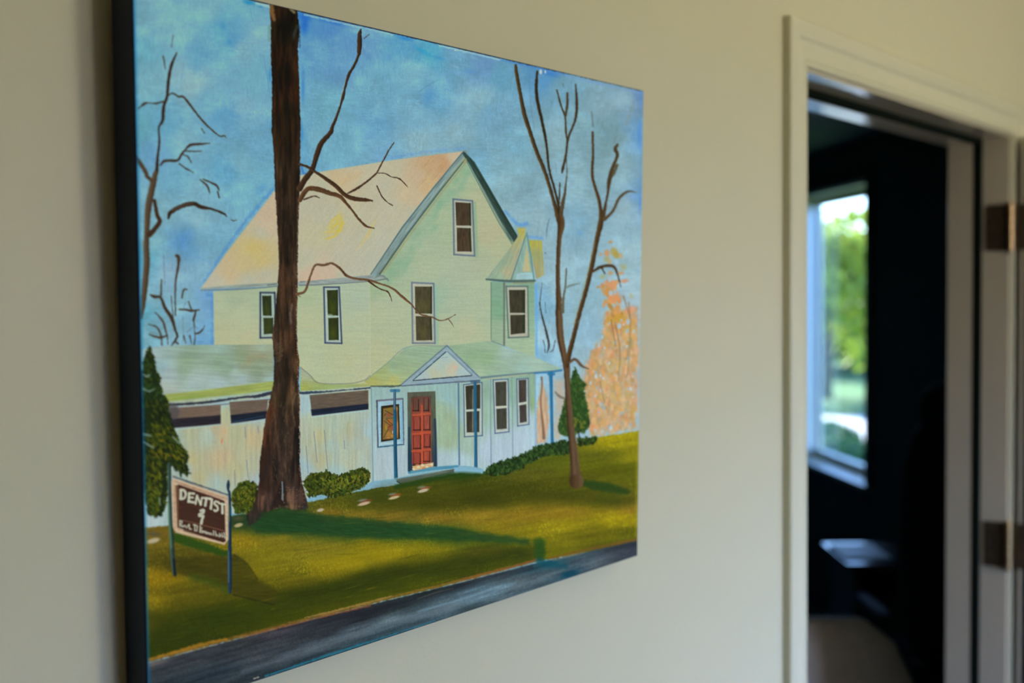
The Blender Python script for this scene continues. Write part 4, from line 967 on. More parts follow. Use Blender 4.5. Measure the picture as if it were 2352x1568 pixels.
def lawn(x, y):
    c = lawnf(x, y)
    c = c * (1 + .11 * fbm((x + 2.6 * y) / 60, (y + .16 * x) / 5, 3)[..., None] * 2)
    thr = np.clip((vnoise(x / 2.0 + 5, y / 3.2 + 8) - .55) * 3, 0, 1) * np.clip(vnoise(x / 70 + 3, y / 45 + 6) * 2.2 - .9, 0, 1)
    return c * (1 + .10 * fbm(x / 3, y / 4, 2)[..., None] * 2) * (1 + .28 * thr[..., None])


fill(LAWN, lawn, P_LAWN, soft=3, rough=2)
fill([(338,1405),(470,1392),(600,1372),(760,1335),(900,1302),(1040,1282),(1170,1258),(1235,1262),(1230,1282),(1000,1342),(800,1392),(640,1428),(470,1470),(338,1500)], '28340a', None, soft=40, alpha=.62, grain=.15, gdir=-.2)
fill([(880,1120),(1000,1108),(1200,1110),(1300,1130),(1440,1150),(1450,1162),(1280,1160),(1100,1172),(900,1170),(800,1165)], '363c0a', None, soft=26, alpha=.5, grain=.12, gdir=.02)
fill([(700,1286),(860,1262),(960,1252),(1000,1262),(930,1282),(820,1306),(720,1316)], '8c8210', None, soft=26, alpha=.45)
# tree shadow and sign shadow laid into the grass
fill([(575,1205),(640,1178),(720,1184),(850,1196),(930,1205),(1020,1212),(1100,1225),(1215,1240),(1215,1252),(1100,1246),(980,1240),(840,1238),(700,1230),(590,1226)], '1c4020', None, soft=9, alpha=.8, rough=3, rs=14, grain=.2, gdir=.1)
dab(1238, 1246, 18, 12, 0, '2a4a16', None, .85, .7); dab(1240, 1268, 15, 26, 0, '1f4419', None, .85, .6)
fill([(407,1285),(520,1282),(537,1278),(565,1296),(588,1334),(639,1357),(632,1391),(537,1369),(524,1352),(407,1321)], '37380e', None, soft=8, alpha=.75, rough=3, grain=.2)
stroke([(537,1369,3),(590,1382,2.5),(630,1391,2.5)], '1e2410', None, alpha=.7, soft=3)
stroke([(537,1278,5),(566,1298,5),(590,1332,6)], '2c300c', None, alpha=.6, soft=4)
stroke([(405,1240,20),(450,1254,20),(518,1276,14)], '1f4412', None, alpha=.85, soft=7, rough=3)
stroke([(420,1300,14),(520,1330,14)], '2f3410', None, alpha=.45, soft=8)
stroke([(440,1330,16),(500,1345,18),(520,1362,14)], '2f4a14', None, alpha=.5, soft=10)
fill([(1320,1112),(1345,1106),(1400,1112),(1450,1130),(1440,1138),(1360,1126)], '1c3a14', None, soft=8, alpha=.8, rough=2)
stroke([(910,1122,10),(960,1112,12),(1043,1094,10),(1100,1094,8)], '1f3c12', None, alpha=.8, soft=6)
for k in range(260):
    x, y = r_.uniform(345, 1460), r_.uniform(1180, 1480)
    if not inside(LAWN, x, y): continue
    dab(x, y, r_.uniform(8, 36), r_.uniform(.8, 2.4), -.16 - (.1 if y > 1280 else -.12), ['8a8414', '2c3a0a', '6c6c10', '4a540c', '1e3010'][r_.integers(5)], None, r_.uniform(.08, .3), .9)
ROAD = [(330,1527),(478,1487),(640,1444),(785,1407),(890,1380),(1005,1352),(1232,1294),(1480,1238),(1480,1300),(330,1680)]
roadf = field([(350,1545,'28343c'),(345,1530,'505458'),(450,1510,'303840'),(560,1480,'2c3438'),(640,1450,'3a3c44'),(500,1545,'22303a'),(400,1580,'1e2c34'),(650,1520,'3a4650'),(720,1490,'42505a'),(560,1540,'2c3a42'),(820,1450,'4a5e6a'),(900,1420,'5c7880'),(740,1450,'262c32'),(835,1418,'1c2028'),
 (780,1425,'262a32'),(880,1400,'24282e'),(915,1393,'1c2828'),(966,1364,'1c2828'),(1043,1345,'202c30'),(1145,1316,'263238'),(1000,1400,'506c78'),(970,1390,'2c3c44'),(1020,1395,'607c88'),(1100,1366,'6088a0'),(1145,1350,'6c98ac'),(1160,1335,'3c4a50'),(1221,1308,'1a3038'),(1200,1330,'445056'),
 (1260,1294,'104a5c'),(1308,1319,'0c3c50'),(1272,1331,'3a5058'),(1260,1318,'566870'),(1196,1344,'50626a'),(1300,1295,'2a4a50'),(1374,1290,'5c6c74'),(1330,1290,'404c56'),(1400,1262,'2c343c'),(1451,1252,'222c34'),(1451,1268,'3c4450'),(1430,1280,'343e48'),(1350,1310,'44545c'),
 (700,1520,'1e2e36'),(620,1545,'1e2c32'),(800,1490,'263a42'),(900,1452,'2c424c'),(1000,1420,'304650'),(1080,1395,'34484e'),(600,1510,'38424a')], 3.0, 3, lean=-.29, stretch=4.0)


def road(x, y):
    c = roadf(x, y)
    return c * (1 + .26 * fbm((x - 2 * y) / 90, (y + .3 * x) / 6, 3)[..., None] * 2) * (1 + .12 * fbm(x / 3, y / 3.5, 2)[..., None] * 2)


fill(ROAD, road, P_ROAD, soft=3, rough=1)
stroke([(640,1446,10),(760,1420,12),(900,1392,12),(1050,1350,10),(1220,1302,8)], '1c2026', None, alpha=.5, soft=12)
stroke([(560,1540,10),(720,1492,14),(880,1438,16),(1020,1396,14),(1150,1350,10)], '5a6c78', None, alpha=.4, soft=14, rough=3)
stroke([(960,1405,3),(1060,1376,4),(1150,1346,3)], '6c94a8', None, alpha=.5, soft=4)
stroke([(330,1521,7),(478,1482,8),(640,1440,7),(785,1402,6),(890,1375,6),(1005,1347,6),(1120,1318,5),(1232,1287,4)], '80602a', P_LAWN, soft=5, alpha=.7, rough=2, grain=.25)
stroke([(345,1516,5),(420,1494,7),(470,1480,8),(520,1470,5)], '9a7420', None, alpha=.7, soft=4, rough=2)
stroke([(700,1420,3),(785,1400,4),(900,1370,3)], '94804a', None, alpha=.6, soft=3, rough=1)
stroke([(560,1464,3),(700,1428,3),(790,1406,4),(850,1392,4)], '7c4c2c', None, alpha=.7, soft=3, rough=1)
stroke([(1060,1332,5),(1130,1314,5),(1230,1288,4)], '7c5028', None, alpha=.7, soft=3)
stroke([(1260,1284,4),(1340,1264,4),(1400,1252,4),(1468,1238,5)], '6c4c24', None, alpha=.85, soft=3.5, rough=1)
stroke([(1270,1288,3),(1340,1270,3)], '78705c', None, alpha=.6, soft=3)
stroke([(340,1530,8),(380,1520,4)], '5a5a58', None, alpha=.6, soft=4)
stroke([(960,1376,2),(1000,1362,3),(1040,1352,2)], '8c8474', None, alpha=.25, soft=3)
stroke([(1238,1290,16),(1262,1296,14),(1300,1300,10)], '0e4858', None, alpha=.7, soft=8)
dab(1308, 1318, 22, 8, -.25, '0a3c50', None, .8, .6)
bot = lambda x: 1275 - .3285 * (x - 1463.5)
stroke([(610, bot(610) - 3, 4), (760, bot(760) - 4, 5), (900, bot(900) - 3, 3), (1000, bot(1000) - 3, 2)], '1f7490', None, alpha=.75, soft=3, rough=1.5)
for x in (585, 592): dab(x, bot(x) - 6, 4, 2, -.3, '9a9c94', None, .8)
stroke([(1464,1000,4),(1462,1120,4),(1460,1232,4)], '8a8a14', None, alpha=.6, soft=3)

# ---- stepping stones
for x, y, rx, ry, c, rc in ((736,1176,9,4,'a8a898',None),(836,1161,16,4,'b4a890','74402c'),(905,1147,14,3.6,'b0a888','8c4c24'),(972,1131,14,4,'b0ac98','8c5434'),(548,1211,11,4.5,'a8a078',None),(352,1247,17,6,'a8a890',None)):
    P_STONE = part('painted_stepping_stone')
    if rc: dab(x + 5, y - 6, rx, ry, -.2, rc, P_STONE, .8, .6)
    if rc: dab(x - 4, y - 8, rx * .8, ry * .9, -.2, '8c98a0', None, .5, .7)
    dab(x, y, rx, ry, -.25, c, P_STONE, .95, .5)
dab(548, 1196, 16, 7, -.1, '4a4c34', None, .7, .8); dab(352, 1232, 20, 6, 0, '4c4e3c', None, .8, .7)

# ---- greenery
HEDGE = [(1109,1092),(1122,1076),(1145,1064),(1178,1056),(1209,1043),(1234,1028),(1267,1023),(1296,1015),(1308,1020),(1308,1046),(1273,1048),(1234,1056),(1196,1079),(1165,1092),(1135,1095)]
H2 = [(1324,1010),(1372,1007),(1367,1023),(1329,1030)]
for q, n in ((HEDGE, 330), (H2, 60)):
    fill(q, '20361a' if q is HEDGE else '3a4412', P_HEDGE, soft=4, rough=4, rs=6)
    dabs(q, ['1a2c12', '2c4c1c', '24401a', '3a5a24', '16240e'], n, 4.2, P_HEDGE, (.4, 2.4), .8, .5, seed=7)
EVR = [(1321,848),(1329,866),(1347,889),(1340,893),(1347,924),(1349,945),(1357,976),(1344,996),(1298,1006),(1282,996),(1288,955),(1298,925),(1311,879)]
fill(EVR, '28441c', P_EVR, soft=4, rough=4, rs=7)
dabs(EVR, ['1e3818', '2c5020', '44602a', '20401c', '385424'], 380, 4.5, P_EVR, (.5, 2.5), .8, .5, seed=8)
dabs([(1318,960),(1344,975),(1340,990),(1315,985)], ['6c7020', '5a6a24'], 14, 3.5, None, (.4, 2), .8, .6, seed=12)
stroke([(1328,994,4),(1331,1012,3)], '2c2c20', None, alpha=.8)
for q, n, sd, pid in (([(697,1112),(713,1094),(735,1092),(749,1086),(767,1096),(790,1094),(810,1086),(833,1080),(848,1088),(851,1108),(831,1124),(805,1137),(759,1147),(740,1140),(708,1146)], 620, 9, P_BUSH1),
                      ([(565,1109),(580,1113),(592,1122),(594,1142),(585,1170),(570,1184),(540,1184),(532,1150),(536,1133),(547,1117)], 300, 10, P_BUSH2)):
    fill(q, '36420f', pid, soft=3, rough=5, rs=6)
    dabs(q, ['1c280c', '3c4a14', '2c3a10', '5a641c', '484c14', '202c0e', '3a5418'], n, 4.4, pid, (.2, 2.8), .85, .45, seed=sd)
dabs([(740,1105),(840,1095),(845,1110),(760,1135)], ['6c741c', '586c1c', '7c7c2c'], 70, 4, None, (.3, 2.6), .75, .4, seed=21)
dabs([(545,1130),(585,1130),(580,1165),(545,1170)], ['6c7018', '5a6018'], 36, 4, None, (.3, 2.6), .75, .4, seed=22)
EVL = [(346,803),(354,834),(366,872),(371,902),(384,928),(392,966),(400,995),(410,1017),(428,1043),(433,1058),(430,1076),(437,1094),(412,1097),(397,1076),(386,1089),(385,1140),(379,1170),(369,1192),(338,1187),(326,1100),(322,950),(326,846),(336,816)]
fill(EVL, '1c2812', P_EVL, soft=4, rough=5, rs=8)
dabs(EVL, ['141e0c', '24340f', '2c3c10', '1c2a10', '3a4610'], 620, 6, P_EVL, (.2, 1.6), .8, .4, seed=13)
dabs([(350,980),(395,990),(425,1045),(430,1070),(380,1060),(350,1170),(340,1160)], ['4a5410', '5a5c14', '3c4c12', '6a6414'], 130, 5, P_EVL, (.2, 1.6), .7, .4, seed=14)
dabs([(338,1100),(372,1100),(370,1188),(340,1185)], ['5a6414', '46541a', '2c4012'], 60, 5, P_EVL, (.2, 1.6), .75, .45, seed=15)
dabs([(338,830),(352,840),(364,880),(372,925),(336,925)], ['26401c', '1e3218', '1a2c14'], 80, 5, P_EVL, (.8, 2.4), .8, .45, seed=16)
for pts in ([(330,868,4),(338,872,5),(345,868,2)],[(328,900,3),(342,906,4),(356,900,2)],[(326,1003,6),(345,1008,5)],[(330,1022,5),(352,1035,4)],[(366,1150,3),(368,1165,3)],[(397,1010,3),(412,1026,3)]):
    stroke(pts, '90b0b4', None, alpha=.6, soft=2.5, rough=1)

# ---- bare trees on the left
BR = '3a281a'
def limb(pts, pid, c=BR, c2=None, alpha=1.0, **kw): stroke(pts, c, pid, soft=1.8, c2=c2, alpha=alpha, rough=.8, grain=.14, gdir=1.4, gs=(2, 14), **kw)
limb([(406,124,3),(394,153,7),(387,189,7),(384,224,7),(376,250,7),(374,281,7),(365,298,4),(366,331,5),(362,370,6),(360,398,9),(356,408,11)], P_LTREE, '33241a')
limb([(357,404,11),(351,431,15),(343,469,15),(339,502,14),(337,543,12),(336,574,14),(337,610,14),(333,661,14),(328,712,11),(325,738,5)], P_LTREE, '5e5444', '40301f')
limb([(355,467,8),(361,500,9),(367,515,10),(356,533,11),(343,546,13)], P_LTREE, '3c2c1c')
limb([(312,366,9),(333,398,10),(338,411,9),(349,421,9)], P_LTREE, '4a3c2e')
limb([(387,224,3),(396,218,3),(410,226,4),(422,227,5),(438,247,5),(458,273,4),(479,296,4),(504,317,2.5),(515,316,3),(519,321,1.5)], P_LTREE)
limb([(318,254,2),(333,242,6),(343,241,2),(359,242,4),(375,237,4)], P_LTREE)
limb([(398,83,3),(394,110,3)], P_LTREE, '5a5860', alpha=.7); limb([(375,133,4),(380,161,2)], P_LTREE, '44362c')
limb([(369,385,4),(379,375,6),(407,374,6),(417,360,5),(425,350,4),(438,338,6),(460,336,5),(482,334,2)], P_LTREE)
limb([(425,352,3),(450,353,2.5),(463,352,1)], P_LTREE); limb([(422,361,3),(432,366,3.5),(440,380,1.5)], P_LTREE)
limb([(412,382,3),(428,393,3.5),(444,402,1.5)], P_LTREE); limb([(463,300,3),(470,311,2)], P_LTREE)
limb([(459,418,2),(476,433,4),(482,451,1.5)], P_LTREE); limb([(466,417,2.5),(496,431,5),(504,444,2)], P_LTREE); limb([(500,447,4),(504,461,2)], P_LTREE)
limb([(387,508,5),(392,495,10),(415,481,10),(443,474,10),(463,482,9),(489,487,5),(514,497,5),(521,504,2)], P_LTREE, '33261a', None)
stroke([(396,490,3),(420,478,3),(443,473,2)], '6a5a48', None, alpha=.6)
limb([(530,511,1.5),(537,513,2),(544,512,1.5)], P_LTREE)
limb([(405,594,6),(410,597,8),(410,615,6),(403,661,4),(403,732,3)], P_SAPL, '44362a')
limb([(345,684,3),(354,689,8),(369,691,6),(379,714,8),(394,737,9),(402,763,6),(407,780,5),(400,793,4),(394,801,3)], P_SAPL, '3a3026')
limb([(408,780,4),(402,790,4),(409,797,3)], P_SAPL, '40342a')
for pts in ([(371,650,3),(370,686,4)],[(398,737,2.5),(393,686,1.5)],[(430,672,3),(422,673,4),(418,691,4)],[(411,718,3),(428,719,5),(440,721,6),(458,719,3)],[(433,700,2),(440,718,4)],[(450,722,4),(445,740,5),(445,745,3)],[(445,740,2.5),(447,765,2),(448,785,2),(446,798,3)],
            [(356,724,2),(374,745,5),(380,765,4),(384,780,3)],[(341,752,2),(361,760,4),(371,780,4)],[(468,761,1.5),(460,770,5),(449,774,3)],[(342,775,2),(355,780,5),(369,783,5),(384,778,4)],[(370,778,4),(372,800,3)],[(384,776,3),(386,798,2)],[(422,778,3),(427,796,2)],[(436,778,3),(440,797,2)]):
    limb(pts, P_SAPL, '44382c')
for pts in ([(376,589,1.2),(377,620,2),(379,660,1.2)],[(427,700,1.5),(422,715,1.5)],[(420,735,1.5),(421,790,1.5)],[(430,770,1.5),(445,758,1.5),(456,762,1)],[(345,770,2),(365,775,2)]):
    limb(pts, P_SAPL, '5a6878', alpha=.6)
limb([(468,760,1),(470,755,1)], P_SAPL)

# ---- thin saplings and the forked tree on the right
for pts, c, a in (([(1239,700,2),(1245,731,4),(1255,769,5),(1261,797,5),(1257,815,2)], '30302c', .9),([(1275,787,2),(1270,809,2),(1262,814,2)], '404850', .8),([(1247,786,2),(1251,800,2),(1252,815,2)], '404850', .8),([(1262,506,2),(1256,530,3.5),(1255,550,2)], '5a7890', .7),
                  ([(1245,655,1.5),(1241,690,2),(1240,718,2)], '3a4048', .8),([(1252,700,2),(1254,724,1.5)], '4a6080', .7),([(1216,170,2),(1219,240,2),(1228,300,2)], '5a7c94', .45),([(1275,375,2),(1278,400,2)], '6a8498', .5),([(1252,585,2.5),(1253,587,2)], '304060', .8)):
    limb(pts, P_SAPR if pts[0][1] > 600 else P_RTREE, c, alpha=a)
RT, RTd = '5a4a2e', '33250f'
limb([(1184,150,6),(1187,173,8.5),(1195,217,8),(1204,263,10),(1219,311,8.5),(1232,349,9),(1251,397,8.5),(1265,442,8),(1275,478,9),(1283,504,14),(1288,519,16)], P_RTREE, '5c4a2c', '2c2010')
limb([(1234,164,5),(1232,194,7),(1234,230,7),(1245,281,7),(1255,332,5.5),(1261,390,5),(1273,435,5.5),(1282,473,6),(1286,500,7)], P_RTREE, '33280f', '2a2010')
limb([(1322,194,3),(1325,242,6.5),(1321,278,5),(1308,311,5),(1303,332,5),(1300,357,5),(1293,390,6),(1291,400,3)], P_RTREE, '3a2c1a')
limb([(1300,355,2),(1302,400,2.5),(1299,430,4),(1297,450,6.5),(1292,473,9),(1288,506,9)], P_RTREE, '54442e', '3a2c18', alpha=.9)
limb([(1279,207,3),(1288,242,4),(1298,270,4),(1300,306,4.5),(1303,328,4)], P_RTREE, '3c3018'); limb([(1303,215,5),(1303,242,6),(1299,268,5)], P_RTREE, '443824')
limb([(1293,194,5),(1295,200,3)], P_RTREE, '5a6c80', alpha=.6); limb([(1286,424,3),(1285,450,3.5),(1284,480,3)], P_RTREE, '3c2c18')
limb([(1288,506,16),(1289,522,16),(1285,550,11),(1282,601,9.5),(1281.6,652,10),(1284,703,14),(1284,726,16),(1287,776,16),(1294,815,14),(1301,843,16),(1303,879,12.5),(1306,930,14),(1312,993,16),(1318,1044,20),(1321,1082,22),(1323,1100,28),(1324,1108,34)], P_RTREE, '3c2a16', '5c4c34')
stroke([(1284,720,5),(1287,776,6),(1294,815,5),(1303,880,5),(1309,960,6),(1316,1040,6),(1320,1090,7)], '6e604c', None, alpha=.55, soft=4)
stroke([(1304,900,3),(1310,990,4),(1314,1060,4),(1312,1095,6)], '4a3a28', None, alpha=.6, soft=3)
stroke([(1289,700,4),(1297,690,3)], '8a8468', None, alpha=.4, soft=3)
limb([(1359,258,3),(1362,293,3)], P_RTREE, '54585c', alpha=.6)
limb([(1361,306,5),(1362,357,6),(1360,404,6.5),(1367,435,7),(1375,460,8),(1380,493,9),(1380,514,13),(1372,550,11),(1362,601,11),(1354,639,10),(1341,690,10),(1334,713,10),(1321,764,10),(1308,815,11),(1301,843,14)], P_RTREE, '5a4426', '33240f')
stroke([(1366,560,2),(1352,620,2.5),(1330,700,2.5),(1318,750,2.5)], '94a07c', None, alpha=.5, soft=2.5)
limb([(1418,335,6),(1413,345,9),(1418,360,7),(1406,390,8),(1399,422,9),(1396,448,5),(1390,478,7),(1385,504,10)], P_RTREE, '44361f'); limb([(1418,382,7),(1409,402,8),(1404,412,4)], P_RTREE, '4a3c24', alpha=.8)
limb([(1461,446,1.5),(1450,443,3.5),(1438,445,5.5),(1421,460,6.5),(1408,488,6.5),(1387,509,8)], P_RTREE, '50442e')
limb([(1362,628,6),(1382,617,7),(1408,616,6.5),(1418,634,4),(1426,664,2)], P_RTREE, '44341f'); limb([(1381,618,5),(1389,633,3)], P_RTREE, '3c301c')
limb([(1293,722,6),(1294,690,5),(1298,667,4),(1300,640,3.5),(1301,622,3)], P_RTREE, '5a5e50'); limb([(1298,667,5),(1310,661,5),(1331,656,2)], P_RTREE, '6a7c78', alpha=.8)
limb([(1456,228,1.5),(1448,258,3.5),(1438,288,4)], P_RTREE, '848c80', alpha=.5)
limb([(1308,838,5),(1321,830,7),(1336,845,6),(1352,852,2)], P_RTREE, '5a4c3c')
limb([(1328,745,3),(1340,730,2)], P_RTREE, '88a4a0', alpha=.4); limb([(1414,316,4),(1411,330,5)], P_RTREE, '6a7c88', alpha=.5)

# ---- big trunk
TR = [(620,8),(620,23),(622,60),(622,127),(624,170),(625,217),(624,306),(629,357),(631,431),(636,510),(639,559),(641,610),(638,661),(632,724),(625,778),(627,796),(629,834),(629,885),(621,918),(610,969),(604,1012),(597,1063),(595,1114),(583,1170),(566,1190),(572,1212),(586,1204),(602,1184),(640,1172),(683,1178),(708,1172),(708,1165),(694,1114),(689,1076),(688,1000),(689,936),(686,885),(688,839),(684,808),(682,778),(682,724),(684,661),(684,584),(686,495),(689,431),(690,357),(690,281),(688,204),(684,115),(688,76),(683,26),(684,20)]
trunkf = field([(632,40,'32200f'),(650,60,'191408'),(675,60,'1e180a'),(632,150,'2c1a0c'),(655,160,'18130a'),(675,150,'2e1c0e'),(630,250,'301d0e'),(655,250,'1a150a'),(680,220,'301c0e'),(636,330,'362412'),(660,330,'221a0e'),(682,330,'2c1e12'),(640,400,'3a2c1c'),(660,430,'2a2014'),(684,420,'302418'),
 (645,480,'3c2c1e'),(665,500,'2a2216'),(683,490,'3c2c1e'),(645,560,'44301f'),(660,560,'241c12'),(680,560,'40301f'),(646,620,'4c3624'),(663,610,'2a2016'),(678,620,'4a382a'),(645,680,'4a3624'),(662,680,'2c2218'),(678,690,'483424'),(640,740,'3e3020'),(660,740,'2e2418'),(675,740,'44342a'),
 (635,800,'5a4632'),(650,800,'40301f'),(668,800,'463424'),(682,800,'3c281a'),(640,850,'4a3a2a'),(655,860,'2a2218'),(676,850,'503c28'),(640,900,'3c3024'),(655,920,'38301f'),(675,920,'54422e'),(620,960,'4c301e'),(640,970,'44362a'),(660,960,'463a2a'),(680,960,'3a2a1e'),(612,1010,'4a2e1e'),(635,1010,'42362a'),(660,1010,'40362a'),(682,1010,'1e1a18'),
 (605,1060,'3a2418'),(620,1060,'302820'),(645,1060,'463a30'),(665,1060,'40342a'),(684,1060,'1e1816'),(605,1120,'38281e'),(625,1110,'30261e'),(650,1090,'463a30'),(670,1110,'3c322a'),(690,1110,'2c2018'),(600,1160,'4a3a30'),(620,1150,'54423a'),(645,1140,'2a221c'),(665,1150,'5a4a40'),(690,1150,'5c463a'),(580,1190,'38302a'),(575,1205,'242a20'),(700,1170,'44382f'),(660,1168,'64543f')], 3.4, 5)


def trunk(x, y):
    c = trunkf(x, y)
    c = c * (1 + .30 * fbm(x / 5, y / 40, 3)[..., None] * 2) * (1 + .14 * fbm(x / 2.5 + 5, y / 7, 2)[..., None] * 2)
    c = c * .84 * (1 + .38 * np.clip(fbm(x / 7 + 31, y / 60 + 4, 2) * 3, -.7, 1)[..., None] * np.array([1.05, .9, .75], np.float32))
    return np.clip(c, 0, 1)


stroke([(618,60,5),(618,95,4)], '6a8c70', None, alpha=.6, soft=3)
fill(TR, trunk, P_TRUNK, soft=2.2, rough=1.4, rs=6)
for pts, c, a in (([(683,60,5),(676,78,7),(674,90,3)], '2f3a34', .7),([(624,12,8),(625,30,10),(630,45,8)], '8a6434', .75),([(668,20,8),(675,28,6)], '9c8c64', .7),([(688,60,3),(689,110,3)], '24344c', .6),
  ([(648,440,3),(646,520,3),(642,600,3)], '5a4028', .4),([(662,480,5),(655,560,7),(654,600,6)], '1e160e', .55),([(672,640,4),(676,680,5)], '5c4c3c', .4),([(671,705,4),(667,730,5),(669,750,3)], '80807a', .5),([(678,985,3),(672,940,4),(680,910,4)], '7a7058', .45),
  ([(686,1000,6),(684,1050,7),(683,1090,7)], '191615', .7),([(615,1050,9),(612,1090,10),(604,1140,8)], '2a221e', .6),([(652,820,5),(650,850,7),(658,880,6)], '221c14', .6),([(620,930,4),(612,975,5),(606,1030,5)], '5c3620', .5)):
    stroke(pts, c, None, alpha=a, soft=4, rough=1.5)
for k in range(22):
    y = 795 + 3.2 * k; x = 640 + r_.uniform(-4, 6)
    if k < 14: stroke([(x - 4, y + 2, 1.2), (x + 6, y - 1, 1.6)], '7a6a50', None, alpha=.45, soft=1.4)
for k in range(130):
    x, y = r_.uniform(625, 670), r_.uniform(930, 1110)
    stroke([(x, y, 1.2), (x + r_.uniform(-2, 3), y + r_.uniform(3, 9), 1.6)], ['2a221a', '5c4c3c'][k % 2], None, alpha=.45, soft=1.6)
for k in range(150):
    y = r_.uniform(440, 1120); x = np.interp(y, [440, 590, 720, 800, 885, 936, 1076, 1120], [688, 684, 682, 684, 686, 689, 689, 695]) - r_.uniform(0, 3)
    dab(x, y, .9, 1.3, 0, ['a08068', '8c6c50', 'b09c88'][k % 3], None, .7)
stroke([(684,460,3),(682,560,3),(681,640,3)], '4c3a2c', None, alpha=.5)
fill([(646,1110),(654,1140),(662,1165),(622,1172),(634,1140)], '221a16', None, soft=5, alpha=.85, rough=2)
stroke([(648,1112,2.5),(649,1130,3),(648,1152,2.5)], '7a98a8', None, alpha=.85, soft=1.8)
stroke([(651,1140,1.6),(650,1155,1.6)], 'a0a890', None, alpha=.7)
dab(700, 1172, 6, 7, 0, '2a3438', None, .7, .7)
stroke([(572,1208,10),(590,1194,12),(606,1182,10)], '2a2c24', None, alpha=.6, soft=8)
for k in range(40):
    x, y = r_.uniform(640, 700), r_.uniform(1120, 1170)
    dab(x, y, 1.2, 2.5, 1.2, '7a685a', None, .35)
stroke([(600,1186,5),(630,1178,5),(650,1172,4),(680,1178,4),(705,1176,4)], '1f3a18', None, alpha=.75, soft=4, rough=3)

# ---- branches of the big tree, over the house
OB, OB2 = '5a3e26', '2a1c10'
def bough(pts, c=OB, c2=OB2, **kw): limb(pts, P_TRUNK, c, c2, **kw)
bough([(829,67,3),(826,80,9),(826,102,11),(825,120,9),(823,130,6),(813,153,6),(800,176,6.5),(792,207,5),(788,224,7),(782,245,5),(772,275,6),(764,293,7),(759,309,10),(739,332,12),(729,357,12.5),(722,380,11),(716,397,12),(700,418,13),(688,439,14)], '4a3420', '231810')
stroke([(796,178,2),(788,206,2),(783,228,2),(778,246,2)], 'a8b4bc', None, alpha=.4, soft=2)
bough([(836,89,2),(848,79,1)])
bough([(688,382,5),(706,388,6),(723,399,6),(749,416,8),(772,433,9.5),(790,451,9.5),(810,461,10),(836,464,8.5),(855,466,3.5)])
bough([(798,450,3),(818,439,5.5),(841,423,4.5),(864,403,4),(874,385,3),(892,351,3),(905,331,1.5)])
bough([(866,402,2),(884,403,2.2),(900,411,2),(915,414,3),(926,423,2),(937,435,1)]); bough([(866,432,2.5),(876,454,2.6),(889,469,2.2),(902,477,1.2)])
bough([(689,466,9),(698,449,11),(711,438,11),(734,441,12),(757,449,10.5),(780,456,9),(795,472,6),(810,490,5),(825,510,5),(841,525,5),(859,530,2.5)], '6a4c2e', '3c2818')
bough([(698,464,3),(721,456,3.2),(734,460,1.5)])
bough([(682,682,6),(700,676,5.5),(708,655,5),(716,632,4.5),(725,615,5),(744,615,5.5),(762,611,5),(780,622,5.5),(797,640,6),(823,647,5),(848,650,5),(874,658,4),(892,664,3.5),(908,673,4.5),(923,687,5.5),(943,703,4),(951,713,3),(966,728,3),(992,734,3),(1010,742,3),(1029,738,2),(1046,728,1.2)], '7a5c3e', '4c3826')
bough([(1029,738,2.2),(1036,746,2),(1042,756,1.2)]); bough([(846,652,4),(870,668,3),(890,676,3),(897,688,2),(900,698,1.2)]); bough([(780,622,2),(795,640,2)])
stroke([(682,684,3),(690,688,2)], '6a4c30', None, alpha=.7)

# ---- sign
SP = lambda X, Y: (380 + X / 8.25, 1080 + Y / 8.25)
stroke([SP(75,-60) + (8,), SP(80,300) + (8.5,), SP(95,900) + (9,), SP(120,1400) + (10,), (397,1290,10), (401,1322,9)], '3e5c52', P_SIGN, soft=2, c2='1a2a30', grain=.15, gdir=1.5)
stroke([SP(60,700) + (4,), SP(80,1100) + (5,), SP(110,1500) + (5,)], '4f7c5c', None, alpha=.7, soft=3)
stroke([(399,1290,6),(402,1325,7)], '141e24', None, alpha=.8, soft=3)
stroke([SP(1195,250) + (4,), SP(1190,330) + (8,), SP(1190,420) + (5,), SP(1215,500) + (6,), SP(1220,900) + (7,), SP(1220,1300) + (8,), (528,1280,9), (528,1340,9), (528,1364,6)], '22405a', P_SIGN, soft=2, c2='14283a', grain=.15, gdir=1.5)
stroke([(525,1270,3),(525,1340,3)], '50707c', None, alpha=.6)
stroke([SP(1250,750) + (2,), SP(1250,880) + (2.5,)], '2f88c0', None, alpha=.8)
stroke([SP(1205,700) + (2,), SP(1210,1000) + (2,)], '7a8c30', None, alpha=.6)
FR = [SP(110,250), SP(160,205), SP(1190,545), SP(1195,1350), SP(1120,1450), SP(200,1225), SP(140,1120)]
fill(FR, 'b4a890', P_SIGN, soft=2.6, grain=.12, gdir=.3)
for a, b in ((SP(190,260), SP(1100,570)), (SP(300,300), SP(1080,610)), (SP(170,330), SP(180,1150)), (SP(250,1165), SP(1090,1400))):
    stroke([(a[0], a[1], 1.6), (b[0], b[1], 1.6)], '8a5c44', None, alpha=.6, curve=False, soft=2, rough=.8)
stroke([SP(150,170) + (3.5,), SP(500,290) + (4,), SP(1180,510) + (3,)], '3a444c', None, alpha=.8, soft=2.2, rough=.8)
BD = [SP(195,345), SP(250,320), SP(1120,630), SP(1140,1390), SP(1100,1400), SP(235,1130)]
fill(BD, '3c281e', P_SIGN, soft=2.2, grain=.12, gdir=.3)
fill([SP(195,345), SP(245,330), SP(250,1120), SP(225,1130)], '6a4a34', P_SIGN, soft=3)
stroke([SP(270,340) + (3,), SP(700,490) + (3,), SP(1100,630) + (3,)], '4a261c', None, alpha=.6)
stroke([SP(330,990) + (1.5,), SP(700,1080) + (1.5,), SP(1120,1190) + (1.5,)], '8c6450', None, alpha=.75, soft=1.6)
